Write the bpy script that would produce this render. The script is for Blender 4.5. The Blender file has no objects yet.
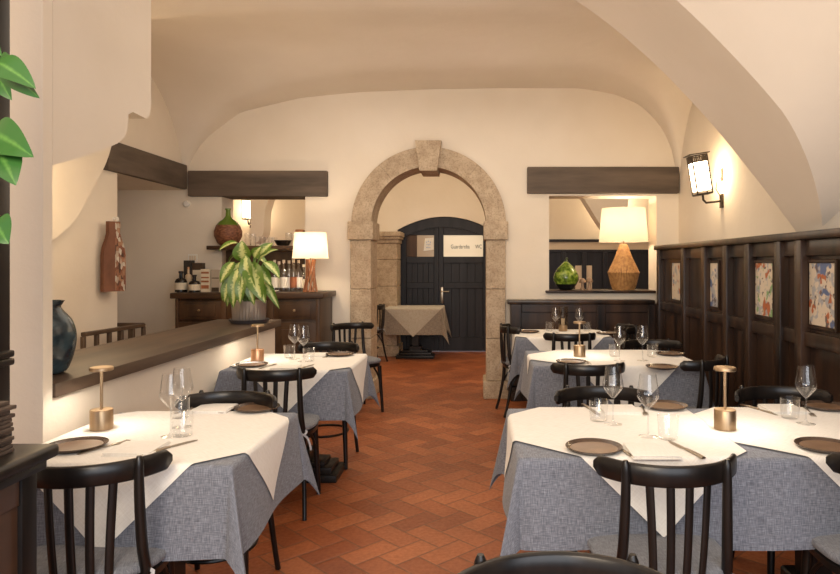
import bpy, bmesh, math, random
from math import pi, sin, cos, sqrt, radians as R
from mathutils import Vector, Matrix
rnd = random.Random(7)
scn = bpy.context.scene
col = scn.collection

# ------------------------------------------------------------------ camera
F = 660.0                      # focal length in pixels of the 840 px frame
EYE = 1.40
VX, VY = 478.0, 263.0          # principal vanishing point of the room
cd = bpy.data.cameras.new('camera'); cam = bpy.data.objects.new('camera', cd); col.objects.link(cam)
cd.sensor_width = 36.0; cd.lens = 36.0 * F / 840.0
cd.shift_x = (420 - VX) / 840.0
cd.shift_y = -(287 - VY) / 840.0
cd.clip_start = 0.02
cam.location = (0, 0, EYE); cam.rotation_euler = (pi / 2, 0, 0)
scn.camera = cam
scn.cycles.transparent_max_bounces = 32
def at(x, y, Y):               # a pixel of the photograph and a distance -> point of the room
    s = F / Y
    return Vector(((x - VX) / s, Y, EYE - (y - VY) / s))

# ------------------------------------------------------------------ materials
def new_mat(name):
    m = bpy.data.materials.new(name); m.use_nodes = True
    nt = m.node_tree; b = nt.nodes['Principled BSDF']
    return m, nt, b
def N(nt, t, **kw):
    n = nt.nodes.new(t)
    for k, v in kw.items(): setattr(n, k, v)
    return n
def L(nt, a, b): nt.links.new(a, b)
def ramp(nt, fac, stops):
    r = N(nt, 'ShaderNodeValToRGB'); e = r.color_ramp.elements
    while len(e) < len(stops): e.new(0.5)
    for k, (p, c) in enumerate(stops):
        e[k].position = p; e[k].color = (c[0], c[1], c[2], 1)
    L(nt, fac, r.inputs[0]); return r.outputs[0]
def coords(nt, scale=(1, 1, 1), kind='Object', rot=(0, 0, 0)):
    tc = N(nt, 'ShaderNodeTexCoord'); mp = N(nt, 'ShaderNodeMapping')
    mp.inputs['Scale'].default_value = scale; mp.inputs['Rotation'].default_value = rot
    L(nt, tc.outputs[kind], mp.inputs[0]); return mp.outputs[0]
def noise(nt, vec, scale, detail=3, rough=.55):
    n = N(nt, 'ShaderNodeTexNoise'); n.inputs['Scale'].default_value = scale
    n.inputs['Detail'].default_value = detail; n.inputs['Roughness'].default_value = rough
    L(nt, vec, n.inputs['Vector']); return n.outputs['Fac']
def bump(nt, b, h, strength=.2, dist=.01):
    n = N(nt, 'ShaderNodeBump'); n.inputs['Strength'].default_value = strength; n.inputs['Distance'].default_value = dist
    L(nt, h, n.inputs['Height']); L(nt, n.outputs[0], b.inputs['Normal'])
def plain(name, c, rough=.5, metal=0, emit=None, estr=0, spec=.5):
    m, nt, b = new_mat(name)
    b.inputs['Base Color'].default_value = (*c, 1); b.inputs['Roughness'].default_value = rough
    b.inputs['Metallic'].default_value = metal; b.inputs['Specular IOR Level'].default_value = spec
    if emit:
        b.inputs['Emission Color'].default_value = (*emit, 1); b.inputs['Emission Strength'].default_value = estr
    return m
def noisy(name, c1, c2, scale=8, rough=.5, sc=(1, 1, 1), bmp=0, bdist=.005, detail=4, lo=.3, hi=.7, metal=0, spec=.5, kind='Object'):
    m, nt, b = new_mat(name)
    v = coords(nt, sc, kind); f = noise(nt, v, scale, detail)
    L(nt, ramp(nt, f, [(lo, c1), (hi, c2)]), b.inputs['Base Color'])
    b.inputs['Roughness'].default_value = rough; b.inputs['Metallic'].default_value = metal
    b.inputs['Specular IOR Level'].default_value = spec
    if bmp: bump(nt, b, f, bmp, bdist)
    return m
M = {}
M['plaster'] = noisy('plaster', (.70, .62, .52), (.78, .71, .61), 1.3, .9, bmp=0, spec=.1)
def plaster(name, c1, c2):
    m, nt, b = new_mat(name)
    v = coords(nt); f = noise(nt, v, 1.1, 3)
    L(nt, ramp(nt, f, [(.3, c1), (.7, c2)]), b.inputs['Base Color'])
    b.inputs['Roughness'].default_value = .9; b.inputs['Specular IOR Level'].default_value = .1
    bump(nt, b, noise(nt, v, 5, 5, .6), .25, .02)
    return m
M['plaster'] = plaster('plaster', (.72, .635, .525), (.79, .71, .61))
M['vault'] = plaster('vault plaster', (.72, .64, .54), (.78, .70, .61))
M['wood'] = noisy('black stained wood', (.006, .005, .005), (.020, .014, .011), 14, .36, (1, 1, .12), .15, .002, spec=.3)
M['chairwood'] = noisy('chair wood', (.006, .005, .005), (.016, .012, .010), 22, .30, (1, 1, .15), .1, .001, spec=.35)
M['panel'] = noisy('wainscot wood', (.006, .005, .005), (.066, .034, .020), 7, .28, (1, 1.4, .13), .15, .003, spec=.32)
M['walnut'] = noisy('walnut wood', (.022, .012, .007), (.105, .054, .027), 7, .42, (1, 1, .2), .15, .003, spec=.3)
M['walnutH'] = noisy('walnut wood along', (.022, .012, .007), (.100, .052, .027), 7, .42, (.2, 1, 1), .15, .003, spec=.3)
M['ledge'] = noisy('ledge oak', (.030, .018, .011), (.100, .062, .039), 9, .50, (1, .12, 1), .35, .004)
M['beam'] = noisy('beam oak', (.060, .044, .033), (.145, .106, .078), 8, .75, (.15, 1, 1), .4, .006)
M['beamY'] = noisy('beam oak deep', (.060, .044, .033), (.145, .106, .078), 8, .75, (1, .15, 1), .4, .006)
M['cabwood'] = noisy('cabinet wood', (.035, .017, .010), (.105, .052, .027), 6, .33, (1, .15, 1), .1, .003)
M['doorwood'] = noisy('door wood', (.008, .008, .012), (.024, .024, .032), 9, .42, (1, 1, .1), .2, .003, spec=.3)
M['railwood'] = noisy('rail wood', (.06, .035, .022), (.11, .07, .042), 9, .5, (1, 1, .3))
M['brass'] = noisy('brushed brass', (.36, .255, .155), (.47, .34, .22), 40, .40, (1, 1, .1), metal=1)
M['copper'] = noisy('copper', (.55, .30, .17), (.66, .38, .23), 30, .38, (1, 1, .1), metal=1)
M['steel'] = plain('steel', (.40, .34, .27), .30, 1)
M['iron'] = noisy('dark iron', (.035, .026, .02), (.09, .065, .045), 30, .5, metal=.6)
M['plate'] = noisy('brown stoneware', (.045, .027, .019), (.095, .058, .038), 18, .27, detail=5)
M['platein'] = noisy('glazed well', (.15, .088, .052), (.23, .14, .085), 14, .3, detail=5)
M['white'] = plain('white', (.78, .75, .70), .7)
M['cream'] = plain('cream card', (.66, .55, .42), .6)
M['grass'] = None

def linen(name, c1, c2, c3, s=260, contrast=1.0):
    m, nt, b = new_mat(name)
    v1 = coords(nt, (s, s * .08, 1), 'UV'); v2 = coords(nt, (s * .08, s, 1), 'UV')
    a = noise(nt, v1, 1, 2); c = noise(nt, v2, 1, 2)
    add = N(nt, 'ShaderNodeMath', operation='ADD'); L(nt, a, add.inputs[0]); L(nt, c, add.inputs[1])
    h = N(nt, 'ShaderNodeMath', operation='MULTIPLY'); L(nt, add.outputs[0], h.inputs[0]); h.inputs[1].default_value = .5
    L(nt, ramp(nt, h.outputs[0], [(.36, c1), (.5, c2), (.64, c3)]), b.inputs['Base Color'])
    b.inputs['Roughness'].default_value = .95; b.inputs['Specular IOR Level'].default_value = .1
    b.inputs['Sheen Weight'].default_value = .15
    bump(nt, b, h.outputs[0], .25, .002)
    return m
M['grey'] = linen('grey linen', (.095, .10, .122), (.165, .175, .21), (.27, .285, .33), 420)
M['cushion'] = linen('cushion linen', (.11, .115, .13), (.17, .175, .195), (.24, .245, .265), 420)
M['napron'] = linen('white cotton', (.74, .70, .64), (.79, .755, .70), (.83, .80, .75), 220)
M['taupe'] = linen('taupe linen', (.16, .13, .10), (.26, .215, .17), (.36, .31, .26))
M['ribbon'] = plain('ribbon', (.45, .44, .46), .9)

def stone():
    m, nt, b = new_mat('porphyry stone')
    v = coords(nt)
    f = noise(nt, v, 9, 6, .7); g = noise(nt, v, 55, 3, .7)
    a = N(nt, 'ShaderNodeMix', data_type='RGBA', blend_type='MULTIPLY'); a.inputs[0].default_value = .75
    L(nt, ramp(nt, f, [(.3, (.36, .265, .18)), (.55, (.50, .39, .275)), (.75, (.60, .485, .355))]), a.inputs[6])
    L(nt, ramp(nt, g, [(.33, (.50, .47, .44)), (.52, (1, 1, 1))]), a.inputs[7])
    L(nt, a.outputs[2], b.inputs['Base Color']); b.inputs['Roughness'].default_value = .85
    bump(nt, b, g, .5, .006)
    return m
M['stone'] = stone()

def floor_mat():
    m, nt, b = new_mat('terracotta herringbone')
    W = .135
    v = coords(nt, (1 / W, 1 / W, 1), 'Object', (0, 0, pi / 4))
    sp = N(nt, 'ShaderNodeSeparateXYZ'); L(nt, v, sp.inputs[0])
    def mth(op, a, c=None, d=None):
        n = N(nt, 'ShaderNodeMath', operation=op)
        for k, q in enumerate((a, c, d)):
            if q is None: continue
            if isinstance(q, (int, float)): n.inputs[k].default_value = q
            else: L(nt, q, n.inputs[k])
        return n.outputs[0]
    x, y = mth('ADD', sp.outputs[0], 400.0), mth('ADD', sp.outputs[1], 400.0)
    i, j = mth('FLOOR', x), mth('FLOOR', y)
    fx, fy = mth('FRACT', x), mth('FRACT', y)
    k = mth('FLOORED_MODULO', mth('SUBTRACT', i, j), 4.0)
    k1 = mth('COMPARE', k, 1.0, .1); k2 = mth('COMPARE', k, 2.0, .1)
    hz = mth('LESS_THAN', k, 1.5)
    bi = mth('SUBTRACT', i, k1); bj = mth('SUBTRACT', j, k2)
    u = mth('ADD', mth('MULTIPLY', hz, mth('ADD', fx, k1)), mth('MULTIPLY', mth('SUBTRACT', 1.0, hz), mth('ADD', fy, k2)))   # 0..2
    w = mth('ADD', mth('MULTIPLY', hz, fy), mth('MULTIPLY', mth('SUBTRACT', 1.0, hz), fx))                                  # 0..1
    d = mth('MINIMUM', mth('MINIMUM', u, mth('SUBTRACT', 2.0, u)), mth('MINIMUM', w, mth('SUBTRACT', 1.0, w)))
    cb = N(nt, 'ShaderNodeCombineXYZ'); L(nt, bi, cb.inputs[0]); L(nt, bj, cb.inputs[1]); L(nt, hz, cb.inputs[2])
    wn = N(nt, 'ShaderNodeTexWhiteNoise', noise_dimensions='3D'); L(nt, cb.outputs[0], wn.inputs['Vector'])
    tile = ramp(nt, wn.outputs['Value'], [(0, (.26, .070, .020)), (.5, (.34, .098, .030)), (1, (.43, .140, .048))])
    big = noise(nt, coords(nt), 1.2, 4); fine = noise(nt, coords(nt), 45, 4)
    m1 = N(nt, 'ShaderNodeMix', data_type='RGBA', blend_type='MULTIPLY'); m1.inputs[0].default_value = .7
    L(nt, tile, m1.inputs[6]); L(nt, ramp(nt, big, [(.3, (.62, .55, .52)), (.7, (1.15, 1.1, 1.1))]), m1.inputs[7])
    m2 = N(nt, 'ShaderNodeMix', data_type='RGBA', blend_type='MULTIPLY'); m2.inputs[0].default_value = .5
    L(nt, m1.outputs[2], m2.inputs[6]); L(nt, ramp(nt, fine, [(.3, (.6, .55, .5)), (.65, (1.1, 1.1, 1.1))]), m2.inputs[7])
    joint = ramp(nt, d, [(.0, (1, 1, 1)), (.05, (0, 0, 0))])
    m3 = N(nt, 'ShaderNodeMix', data_type='RGBA'); L(nt, joint, m3.inputs[0]); L(nt, m2.outputs[2], m3.inputs[6])
    m3.inputs[7].default_value = (.13, .055, .026, 1)
    L(nt, m3.outputs[2], b.inputs['Base Color'])
    L(nt, ramp(nt, fine, [(.3, (.5, .5, .5)), (.7, (.34, .34, .34))]), b.inputs['Roughness'])
    hgt = mth('ADD', mth('MINIMUM', mth('MULTIPLY', d, 9.0), 1.0), mth('MULTIPLY', wn.outputs['Value'], .5))
    bump(nt, b, hgt, .35, .004)
    return m
M['floor'] = floor_mat()

def glass_mat(name, tint=(1, 1, 1), refl=1.5, body=.04):
    m, nt, b = new_mat(name); nt.nodes.remove(b)
    o = nt.nodes['Material Output']
    tr = N(nt, 'ShaderNodeBsdfTransparent'); tr.inputs[0].default_value = (*tint, 1)
    gl = N(nt, 'ShaderNodeBsdfGlossy'); gl.inputs['Roughness'].default_value = .03; gl.inputs[0].default_value = (1, 1, 1, 1)
    lw = N(nt, 'ShaderNodeLayerWeight'); pw = N(nt, 'ShaderNodeMath', operation='POWER'); L(nt, lw.outputs['Facing'], pw.inputs[0]); pw.inputs[1].default_value = 3.0
    sc_ = N(nt, 'ShaderNodeMath', operation='MULTIPLY'); L(nt, pw.outputs[0], sc_.inputs[0]); sc_.inputs[1].default_value = .8
    ad = N(nt, 'ShaderNodeMath', operation='ADD'); L(nt, sc_.outputs[0], ad.inputs[0]); ad.inputs[1].default_value = body; ad.use_clamp = True
    mx = N(nt, 'ShaderNodeMixShader'); L(nt, ad.outputs[0], mx.inputs[0]); L(nt, tr.outputs[0], mx.inputs[1]); L(nt, gl.outputs[0], mx.inputs[2])
    L(nt, mx.outputs[0], o.inputs[0]); return m
M['glass'] = glass_mat('clear glass', (.945, .95, .955), 1.5, .065)
M['ribbed'] = glass_mat('ribbed glass', (.78, .74, .68), 1.5, .10)
M['greenglass'] = plain('green glass', (.10, .17, .015), .12)
def shade_mat(name, c, e, s):
    m, nt, b = new_mat(name); nt.nodes.remove(b); o = nt.nodes['Material Output']
    d = N(nt, 'ShaderNodeBsdfDiffuse'); d.inputs[0].default_value = (*c, 1)
    t = N(nt, 'ShaderNodeBsdfTranslucent'); t.inputs[0].default_value = (*c, 1)
    mx = N(nt, 'ShaderNodeMixShader'); mx.inputs[0].default_value = .45
    L(nt, d.outputs[0], mx.inputs[1]); L(nt, t.outputs[0], mx.inputs[2])
    em = N(nt, 'ShaderNodeEmission'); em.inputs[0].default_value = (*e, 1); em.inputs[1].default_value = s
    a = N(nt, 'ShaderNodeAddShader'); L(nt, mx.outputs[0], a.inputs[0]); L(nt, em.outputs[0], a.inputs[1])
    L(nt, a.outputs[0], o.inputs[0]); return m
M['shade'] = shade_mat('lit lampshade', (.64, .56, .44), (1, .78, .50), .12)
M['lantern'] = plain('lit lantern glass', (.9, .8, .65), .5, emit=(1, .80, .52), estr=9)
M['led'] = plain('lamp underside', (1, 1, 1), .5, emit=(1, .86, .66), estr=8)
M['pane'] = plain('lit frosted pane', (.5, .42, .3), .25, emit=(1, .80, .52), estr=.34)
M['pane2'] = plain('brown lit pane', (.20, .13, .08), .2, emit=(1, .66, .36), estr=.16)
M['ink'] = plain('ink', (.02, .015, .012), .6)

def art(name, seed, accents):
    m, nt, b = new_mat(name)
    tc = N(nt, 'ShaderNodeTexCoord'); mp = N(nt, 'ShaderNodeMapping'); mp.inputs['Location'].default_value = (seed * 3.1, seed * 1.7, seed)
    L(nt, tc.outputs['Object'], mp.inputs[0]); v = mp.outputs[0]
    cur = None
    base = N(nt, 'ShaderNodeRGB'); base.outputs[0].default_value = (.62, .53, .42, 1); cur = base.outputs[0]
    for k, (c, sc, lo, hi) in enumerate(accents):
        mp2 = N(nt, 'ShaderNodeMapping'); mp2.inputs['Location'].default_value = (k * 7.3, k * 2.1, k * 5.7); L(nt, v, mp2.inputs[0])
        f = noise(nt, mp2.outputs[0], sc, 2, .5)
        mk = ramp(nt, f, [(lo, (0, 0, 0)), (hi, (1, 1, 1))])
        mx = N(nt, 'ShaderNodeMix', data_type='RGBA'); L(nt, mk, mx.inputs[0]); L(nt, cur, mx.inputs[6]); mx.inputs[7].default_value = (*c, 1)
        cur = mx.outputs[2]
    L(nt, cur, b.inputs['Base Color']); b.inputs['Roughness'].default_value = .5
    return m

def leaf_mat(name, edge, mid, stripes=True):
    m, nt, b = new_mat(name)
    tc = N(nt, 'ShaderNodeTexCoord'); sp = N(nt, 'ShaderNodeSeparateXYZ'); L(nt, tc.outputs['UV'], sp.inputs[0])
    ab = N(nt, 'ShaderNodeMath', operation='ABSOLUTE'); L(nt, sp.outputs[0], ab.inputs[0])    # u -1..1 across
    mp = N(nt, 'ShaderNodeMapping'); mp.inputs['Scale'].default_value = (2, 11, 1); L(nt, tc.outputs['UV'], mp.inputs[0])
    n = noise(nt, mp.outputs[0], 1.3, 2)
    ad = N(nt, 'ShaderNodeMath', operation='ADD'); L(nt, ab.outputs[0], ad.inputs[0])
    ml = N(nt, 'ShaderNodeMath', operation='MULTIPLY'); L(nt, n, ml.inputs[0]); ml.inputs[1].default_value = 1.1 if stripes else .2
    L(nt, ml.outputs[0], ad.inputs[1])
    lo, hi = (.75, 1.15) if stripes else (.1, .3)
    L(nt, ramp(nt, ad.outputs[0], [(lo, mid), (hi, edge)]), b.inputs['Base Color'])
    b.inputs['Roughness'].default_value = .35
    return m
M['dieff'] = leaf_mat('variegated leaf', (.10, .19, .022), (.56, .60, .24))
M['pothos'] = leaf_mat('pothos leaf', (.022, .095, .014), (.075, .19, .035), False)
M['stem'] = plain('green stem', (.12, .22, .05), .5)

# ------------------------------------------------------------------ mesh helpers
class MB:
    def __init__(s): s.bm = bmesh.new(); s.uv = None
    def box(s, c, d, bev=0, rot=None, seg=1):
        r = bmesh.ops.create_cube(s.bm, size=1)
        vs = r['verts']
        for v in vs: v.co = Vector((v.co.x * d[0], v.co.y * d[1], v.co.z * d[2]))
        if bev:
            es = list({e for v in vs for e in v.link_edges})
            g = bmesh.ops.bevel(s.bm, geom=es, offset=bev, segments=seg, affect='EDGES', profile=.6)
            vs = list({v for f in g['faces'] for v in f.verts} | {v for v in vs if v.is_valid})
        T = Matrix.Translation(Vector(c)) @ (rot.to_4x4() if rot else Matrix())
        for v in vs: v.co = T @ v.co
        return s
    def b2(s, x0, x1, y0, y1, z0, z1, bev=0, seg=1):
        return s.box(((x0 + x1) / 2, (y0 + y1) / 2, (z0 + z1) / 2), (abs(x1 - x0), abs(y1 - y0), abs(z1 - z0)), bev, None, seg)
    def lathe(s, prof, c=(0, 0, 0), seg=32, rot=None, closed=False):
        T = Matrix.Translation(Vector(c)) @ (rot.to_4x4() if rot else Matrix())
        rings = []
        for (r, z) in prof:
            if r < 1e-5: rings.append([s.bm.verts.new(T @ Vector((0, 0, z)))])
            else: rings.append([s.bm.verts.new(T @ Vector((r * cos(2 * pi * k / seg), r * sin(2 * pi * k / seg), z))) for k in range(seg)])
        prs = list(zip(rings, rings[1:])) + ([(rings[-1], rings[0])] if closed else [])
        for a, b in prs:
            for k in range(seg):
                k2 = (k + 1) % seg
                if len(a) == 1 and len(b) == 1: continue
                if len(a) == 1: s.bm.faces.new((a[0], b[k2], b[k]))
                elif len(b) == 1: s.bm.faces.new((a[k], a[k2], b[0]))
                else: s.bm.faces.new((a[k], a[k2], b[k2], b[k]))
        return s
    def tube(s, pts, rad, seg=10, cap=True, flat=None):
        # round (or elliptic: flat=(a,b,up)) tube through points; rad is a number or a list
        pts = [Vector(p) for p in pts]; n = len(pts)
        rs = rad if isinstance(rad, (list, tuple)) else [rad] * n
        rings = []; prev = None
        for i, p in enumerate(pts):
            t = (pts[min(i + 1, n - 1)] - pts[max(i - 1, 0)]).normalized()
            if prev is None:
                up = Vector((0, 0, 1)) if abs(t.z) < .9 else Vector((0, 1, 0))
                a = t.cross(up).normalized()
            else:
                a = (prev - t * prev.dot(t)).normalized()
            prev = a; b = t.cross(a)
            ring = []
            for k in range(seg):
                an = 2 * pi * k / seg
                ring.append(s.bm.verts.new(p + (a * cos(an) + b * sin(an)) * rs[i]))
            rings.append(ring)
        for r0, r1 in zip(rings, rings[1:]):
            for k in range(seg):
                k2 = (k + 1) % seg; s.bm.faces.new((r0[k], r0[k2], r1[k2], r1[k]))
        if cap:
            s.bm.faces.new(rings[0][::-1]); s.bm.faces.new(rings[-1])
        return s
    def strip(s, pts, normals, w, t, side=None):
        # rectangular section swept: w along side-vector, t along normal
        pts = [Vector(p) for p in pts]; n = len(pts); rings = []
        for i, p in enumerate(pts):
            tg = (pts[min(i + 1, n - 1)] - pts[max(i - 1, 0)]).normalized()
            nm = Vector(normals[i]); nm = (nm - tg * nm.dot(tg)).normalized()
            sd = tg.cross(nm)
            ww = w[i] if isinstance(w, (list, tuple)) else w
            c = min(ww, t) * .3
            ring = []
            for (a, b) in ((-ww / 2 + c, -t / 2), (ww / 2 - c, -t / 2), (ww / 2, -t / 2 + c), (ww / 2, t / 2 - c), (ww / 2 - c, t / 2), (-ww / 2 + c, t / 2), (-ww / 2, t / 2 - c), (-ww / 2, -t / 2 + c)):
                ring.append(s.bm.verts.new(p + sd * a + nm * b))
            rings.append(ring)
        for r0, r1 in zip(rings, rings[1:]):
            for k in range(8):
                k2 = (k + 1) % 8; s.bm.faces.new((r0[k], r0[k2], r1[k2], r1[k]))
        s.bm.faces.new(rings[0][::-1]); s.bm.faces.new(rings[-1])
        return s
    def prism(s, poly, axis, a, b):
        # polygon in the plane normal to axis, extruded from a to b
        def P(u, v, w): return {'x': (w, u, v), 'y': (u, w, v), 'z': (u, v, w)}[axis]
        A = [s.bm.verts.new(P(u, v, a)) for u, v in poly]; B = [s.bm.verts.new(P(u, v, b)) for u, v in poly]
        s.bm.faces.new(A); s.bm.faces.new(B[::-1])
        n = len(poly)
        for k in range(n):
            k2 = (k + 1) % n; s.bm.faces.new((A[k2], A[k], B[k], B[k2]))
        return s
    def grid(s, fn, us, vs, uvs=None):
        g = [[s.bm.verts.new(fn(u, v)) for v in vs] for u in us]
        if uvs and s.uv is None: s.uv = s.bm.loops.layers.uv.new('UVMap')
        for i in range(len(us) - 1):
            for j in range(len(vs) - 1):
                f = s.bm.faces.new((g[i][j], g[i + 1][j], g[i + 1][j + 1], g[i][j + 1]))
                if uvs:
                    for lp, (a, b) in zip(f.loops, ((i, j), (i + 1, j), (i + 1, j + 1), (i, j + 1))):
                        lp[s.uv].uv = uvs(us[a], vs[b])
        return s
    def build(s, name, mat, parent=None, smooth=True, angle=40, loc=None):
        bmesh.ops.recalc_face_normals(s.bm, faces=s.bm.faces)
        me = bpy.data.meshes.new(name); s.bm.to_mesh(me); s.bm.free()
        if mat: me.materials.append(mat)
        if smooth:
            me.polygons.foreach_set('use_smooth', [True] * len(me.polygons))
            try: me.set_sharp_from_angle(angle=R(angle))
            except Exception: pass
        o = bpy.data.objects.new(name, me); col.objects.link(o)
        if parent: o.parent = parent
        if loc: o.location = loc
        return o
def empty(name, loc=(0, 0, 0), rz=0):
    o = bpy.data.objects.new(name, None); col.objects.link(o); o.location = loc; o.rotation_euler = (0, 0, rz)
    o.empty_display_size = .05
    return o
def tag(o, label, cat, group=None, kind=None):
    o['label'] = label; o['category'] = cat
    if group: o['group'] = group
    if kind: o['kind'] = kind
    return o
def struct(o): o['kind'] = 'structure'; return o
def copy_tree(o, parent=None):
    c = o.copy(); col.objects.link(c); c.parent = parent
    for ch in list(o.children): copy_tree(ch, c)
    return c
def recenter(o):               # moves a mesh's origin to the middle of its base
    me = o.data; xs = [v.co for v in me.vertices]
    c = Vector(((min(v.x for v in xs) + max(v.x for v in xs)) / 2, (min(v.y for v in xs) + max(v.y for v in xs)) / 2, min(v.z for v in xs)))
    me.transform(Matrix.Translation(-c)); o.location = o.location + c
    return o
def lin(a, b, n): return [a + (b - a) * k / (n - 1) for k in range(n)]
def light(name, kind, loc, energy, color, parent=None, **kw):
    d = bpy.data.lights.new(name, kind); d.energy = energy; d.color = color
    rot = kw.pop('rot', None)
    for k, v in kw.items(): setattr(d, k, v)
    o = bpy.data.objects.new(name, d); col.objects.link(o); o.location = loc
    if rot: o.rotation_euler = rot
    if parent: o.parent = parent
    return o
WARM = (1, .72, .42)

# ------------------------------------------------------------------ the setting
YB, YB2 = 6.875, 7.20            # the back wall and its thickness
YD = 10.38                       # the wall with the double door
XL, XR = -3.05, 2.09
struct(MB().b2(-4.2, 3.6, -3, 11, -.1, 0).build('floor', M['floor'], smooth=False))

# vault: a wide barrel crossed by a second one between the transverse arch and the back wall
prof = [(-3.10, 1.9), (-3.05, 2.30), (-3.0, 2.47), (-2.84, 2.70), (-2.48, 2.97), (-1.85, 3.12), (-1.23, 3.18), (-.45, 3.21), (.23, 3.22), (1.06, 3.22), (1.42, 3.16), (1.69, 3.05), (1.88, 2.86), (2.0, 2.66), (2.08, 2.37), (2.12, 1.9)]
def fprof(x):
    for (a, za), (b, zb) in zip(prof, prof[1:]):
        if a <= x <= b:
            return za + (zb - za) * (x - a) / (b - a)
    return 1.9
def fsm(x):
    return sum(fprof(max(-3.09, min(2.11, x + d))) for d in (-.06, -.03, 0, .03, .06)) / 5
def gprof(y):
    c, h = (5.42, 1.46) if y > 3.6 else (1.7, 1.55)
    t = (y - c) / h
    return 2.0 + 1.28 * sqrt(max(0, 1 - abs(t) ** 2.3)) if abs(t) < 1 else 1.6
def vz(x, y):
    a, b = fsm(x), gprof(y)
    k = .10
    h = max(0, min(1, .5 + .5 * (b - a) / k))
    return a + (b - a) * h + k * h * (1 - h)
xs = [-.5 + 2.62 * sin(pi / 2 * t) for t in lin(-1, 1, 91)]
xs = [(-3.10 + (x + 3.12) * (2.12 + 3.10) / (2.12 + 3.12)) for x in xs]
struct(MB().grid(lambda x, y: Vector((x, y, vz(x, y))), xs, lin(.0, YB + .02, 110)).build('ceiling', M['vault'], angle=75))

# right wall
struct(MB().b2(XR, XR + .3, -.5, YB2, 0, 3.5).build('wall_right', M['plaster'], smooth=False))
# transverse arch: a hanging band of plaster
arc = [(2.08, 1.30), (2.03, 1.39), (1.89, 1.60), (1.62, 1.955), (1.325, 2.31), (.967, 2.67), (.58, 2.97), (.15, 3.2), (-.3, 3.33)]
def cr(pts, n=8):
    out = []
    P = [pts[0]] + list(pts) + [pts[-1]]
    for i in range(1, len(P) - 2):
        for k in range(n):
            t = k / n; a, b, c, d = P[i - 1], P[i], P[i + 1], P[i + 2]
            out.append(tuple(.5 * (2 * b[q] + (c[q] - a[q]) * t + (2 * a[q] - 5 * b[q] + 4 * c[q] - d[q]) * t * t + (3 * b[q] - a[q] - 3 * c[q] + d[q]) * t ** 3) for q in range(len(pts[0]))))
    out.append(tuple(pts[-1])); return out
a2 = cr(arc)
def ynear(z): return 3.20 + .42 * max(0, min(1, (2.15 - z) / .55)) ** 1.6
rib = MB()
def ribf(k, j):
    (x, z) = a2[int(k)]
    if j == 0: return Vector((x + .02, 3.94, 3.6))
    if j == 1: return Vector((x, 3.94, z))
    if j == 2: return Vector((x, ynear(z), z))
    return Vector((x + .10 * (j - 2), ynear(z) - .30 * (j - 2), z + .22 * (j - 2)))
rib.grid(ribf, range(len(a2)), [0, 1, 2, 3, 4, 5])
struct(rib.build('trim_1', M['vault'], angle=35))

# back wall with two openings and the archway
AX, AZ, AR0, AR1 = -.51, 1.80, .594, .80
JL0, JL1, JR0, JR1 = -1.32, -1.104, .084, .285
w = MB()
w.prism([(-3.95, 0), (-2.67, 0), (-2.67, 3.5), (-3.95, 3.5)], 'y', YB, YB2)
w.prism([(-2.67, 0), (-1.80, 0), (-1.80, 1.10), (-2.67, 1.10)], 'y', YB, YB2)
w.prism([(-2.67, 2.10), (-1.80, 2.10), (-1.80, 3.5), (-2.67, 3.5)], 'y', YB, YB2)
archp = [(AX - .70 * cos(t), AZ + .70 * sin(t)) for t in lin(0, pi, 33)]
w.prism([(-1.80, 0), (AX - .70, 0)] + archp + [(AX + .70, 0), (.74, 0), (.74, 3.5), (-1.80, 3.5)], 'y', YB, YB2)
w.prism([(.74, 0), (1.86, 0), (1.86, 1.09), (.74, 1.09)], 'y', YB, YB2)
w.prism([(.74, 2.10), (1.86, 2.10), (1.86, 3.5), (.74, 3.5)], 'y', YB, YB2)
w.prism([(1.86, 0), (2.35, 0), (2.35, 3.5), (1.86, 3.5)], 'y', YB, YB2)
struct(w.build('wall_back', M['plaster'], smooth=False))

# left wall with its recess, the low wall with the ledge, the pier and the wall stub over it
w = MB()
w.b2(XL - .3, XL, .0, 5.58, 0, 3.5)
w.b2(XL - .8, XL, 5.58, YB, 2.16, 3.5)
w.b2(-3.95, -3.85, 5.58, YB, 0, 2.16)
w.b2(-3.85, XL - .3, 5.50, 5.58, 0, 2.16)
w.prism(cr([(3.7, 1.35), (4.3, 1.46), (4.78, 1.67), (5.05, 1.97), (5.24, 2.2), (5.36, 2.45)], 5) + [(5.36, 3.3), (3.7, 3.3)], 'x', XL - .05, XL + .10)
struct(w.build('wall_left', M['plaster'], smooth=False))
struct(MB().b2(-2.08, -1.635, 2.50, 5.32, 0, .89, .006).build('wall_left_low', M['plaster'], smooth=False))
o = struct(MB().b2(-2.12, -1.60, 2.50, 5.37, .888, .943, .006, 2).build('trim_2', M['ledge']))
struct(MB().b2(-3.06, -1.61, 2.44, 2.50, 0, 3.5, .003, 1).build('wall_pier', M['plaster']))
stub = [(2.5, 1.77), (2.65, 1.82), (2.83, 1.885), (2.95, 1.935), (3.01, 1.975), (3.035, 2.02), (3.04, 2.085), (3.08, 2.105), (3.2, 2.10), (3.235, 2.125), (3.25, 2.17), (3.25, 3.5), (2.5, 3.5)]
struct(MB().prism(stub, 'x', -2.25, -1.61).build('wall_stub', M['plaster'], angle=50))

# lintel beams
struct(MB().b2(.51, 2.08, YB - .06, YB2, 2.12, 2.395, .012, 2).build('trim_3', M['beam']))
struct(MB().b2(-3.0, -1.56, YB - .06, YB2, 2.09, 2.355, .012, 2).build('trim_4', M['beam']))
struct(MB().b2(-3.25, -3.0, 5.36, YB - .06, 2.16, 2.41, .012, 2).build('trim_5', M['beamY']))

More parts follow.
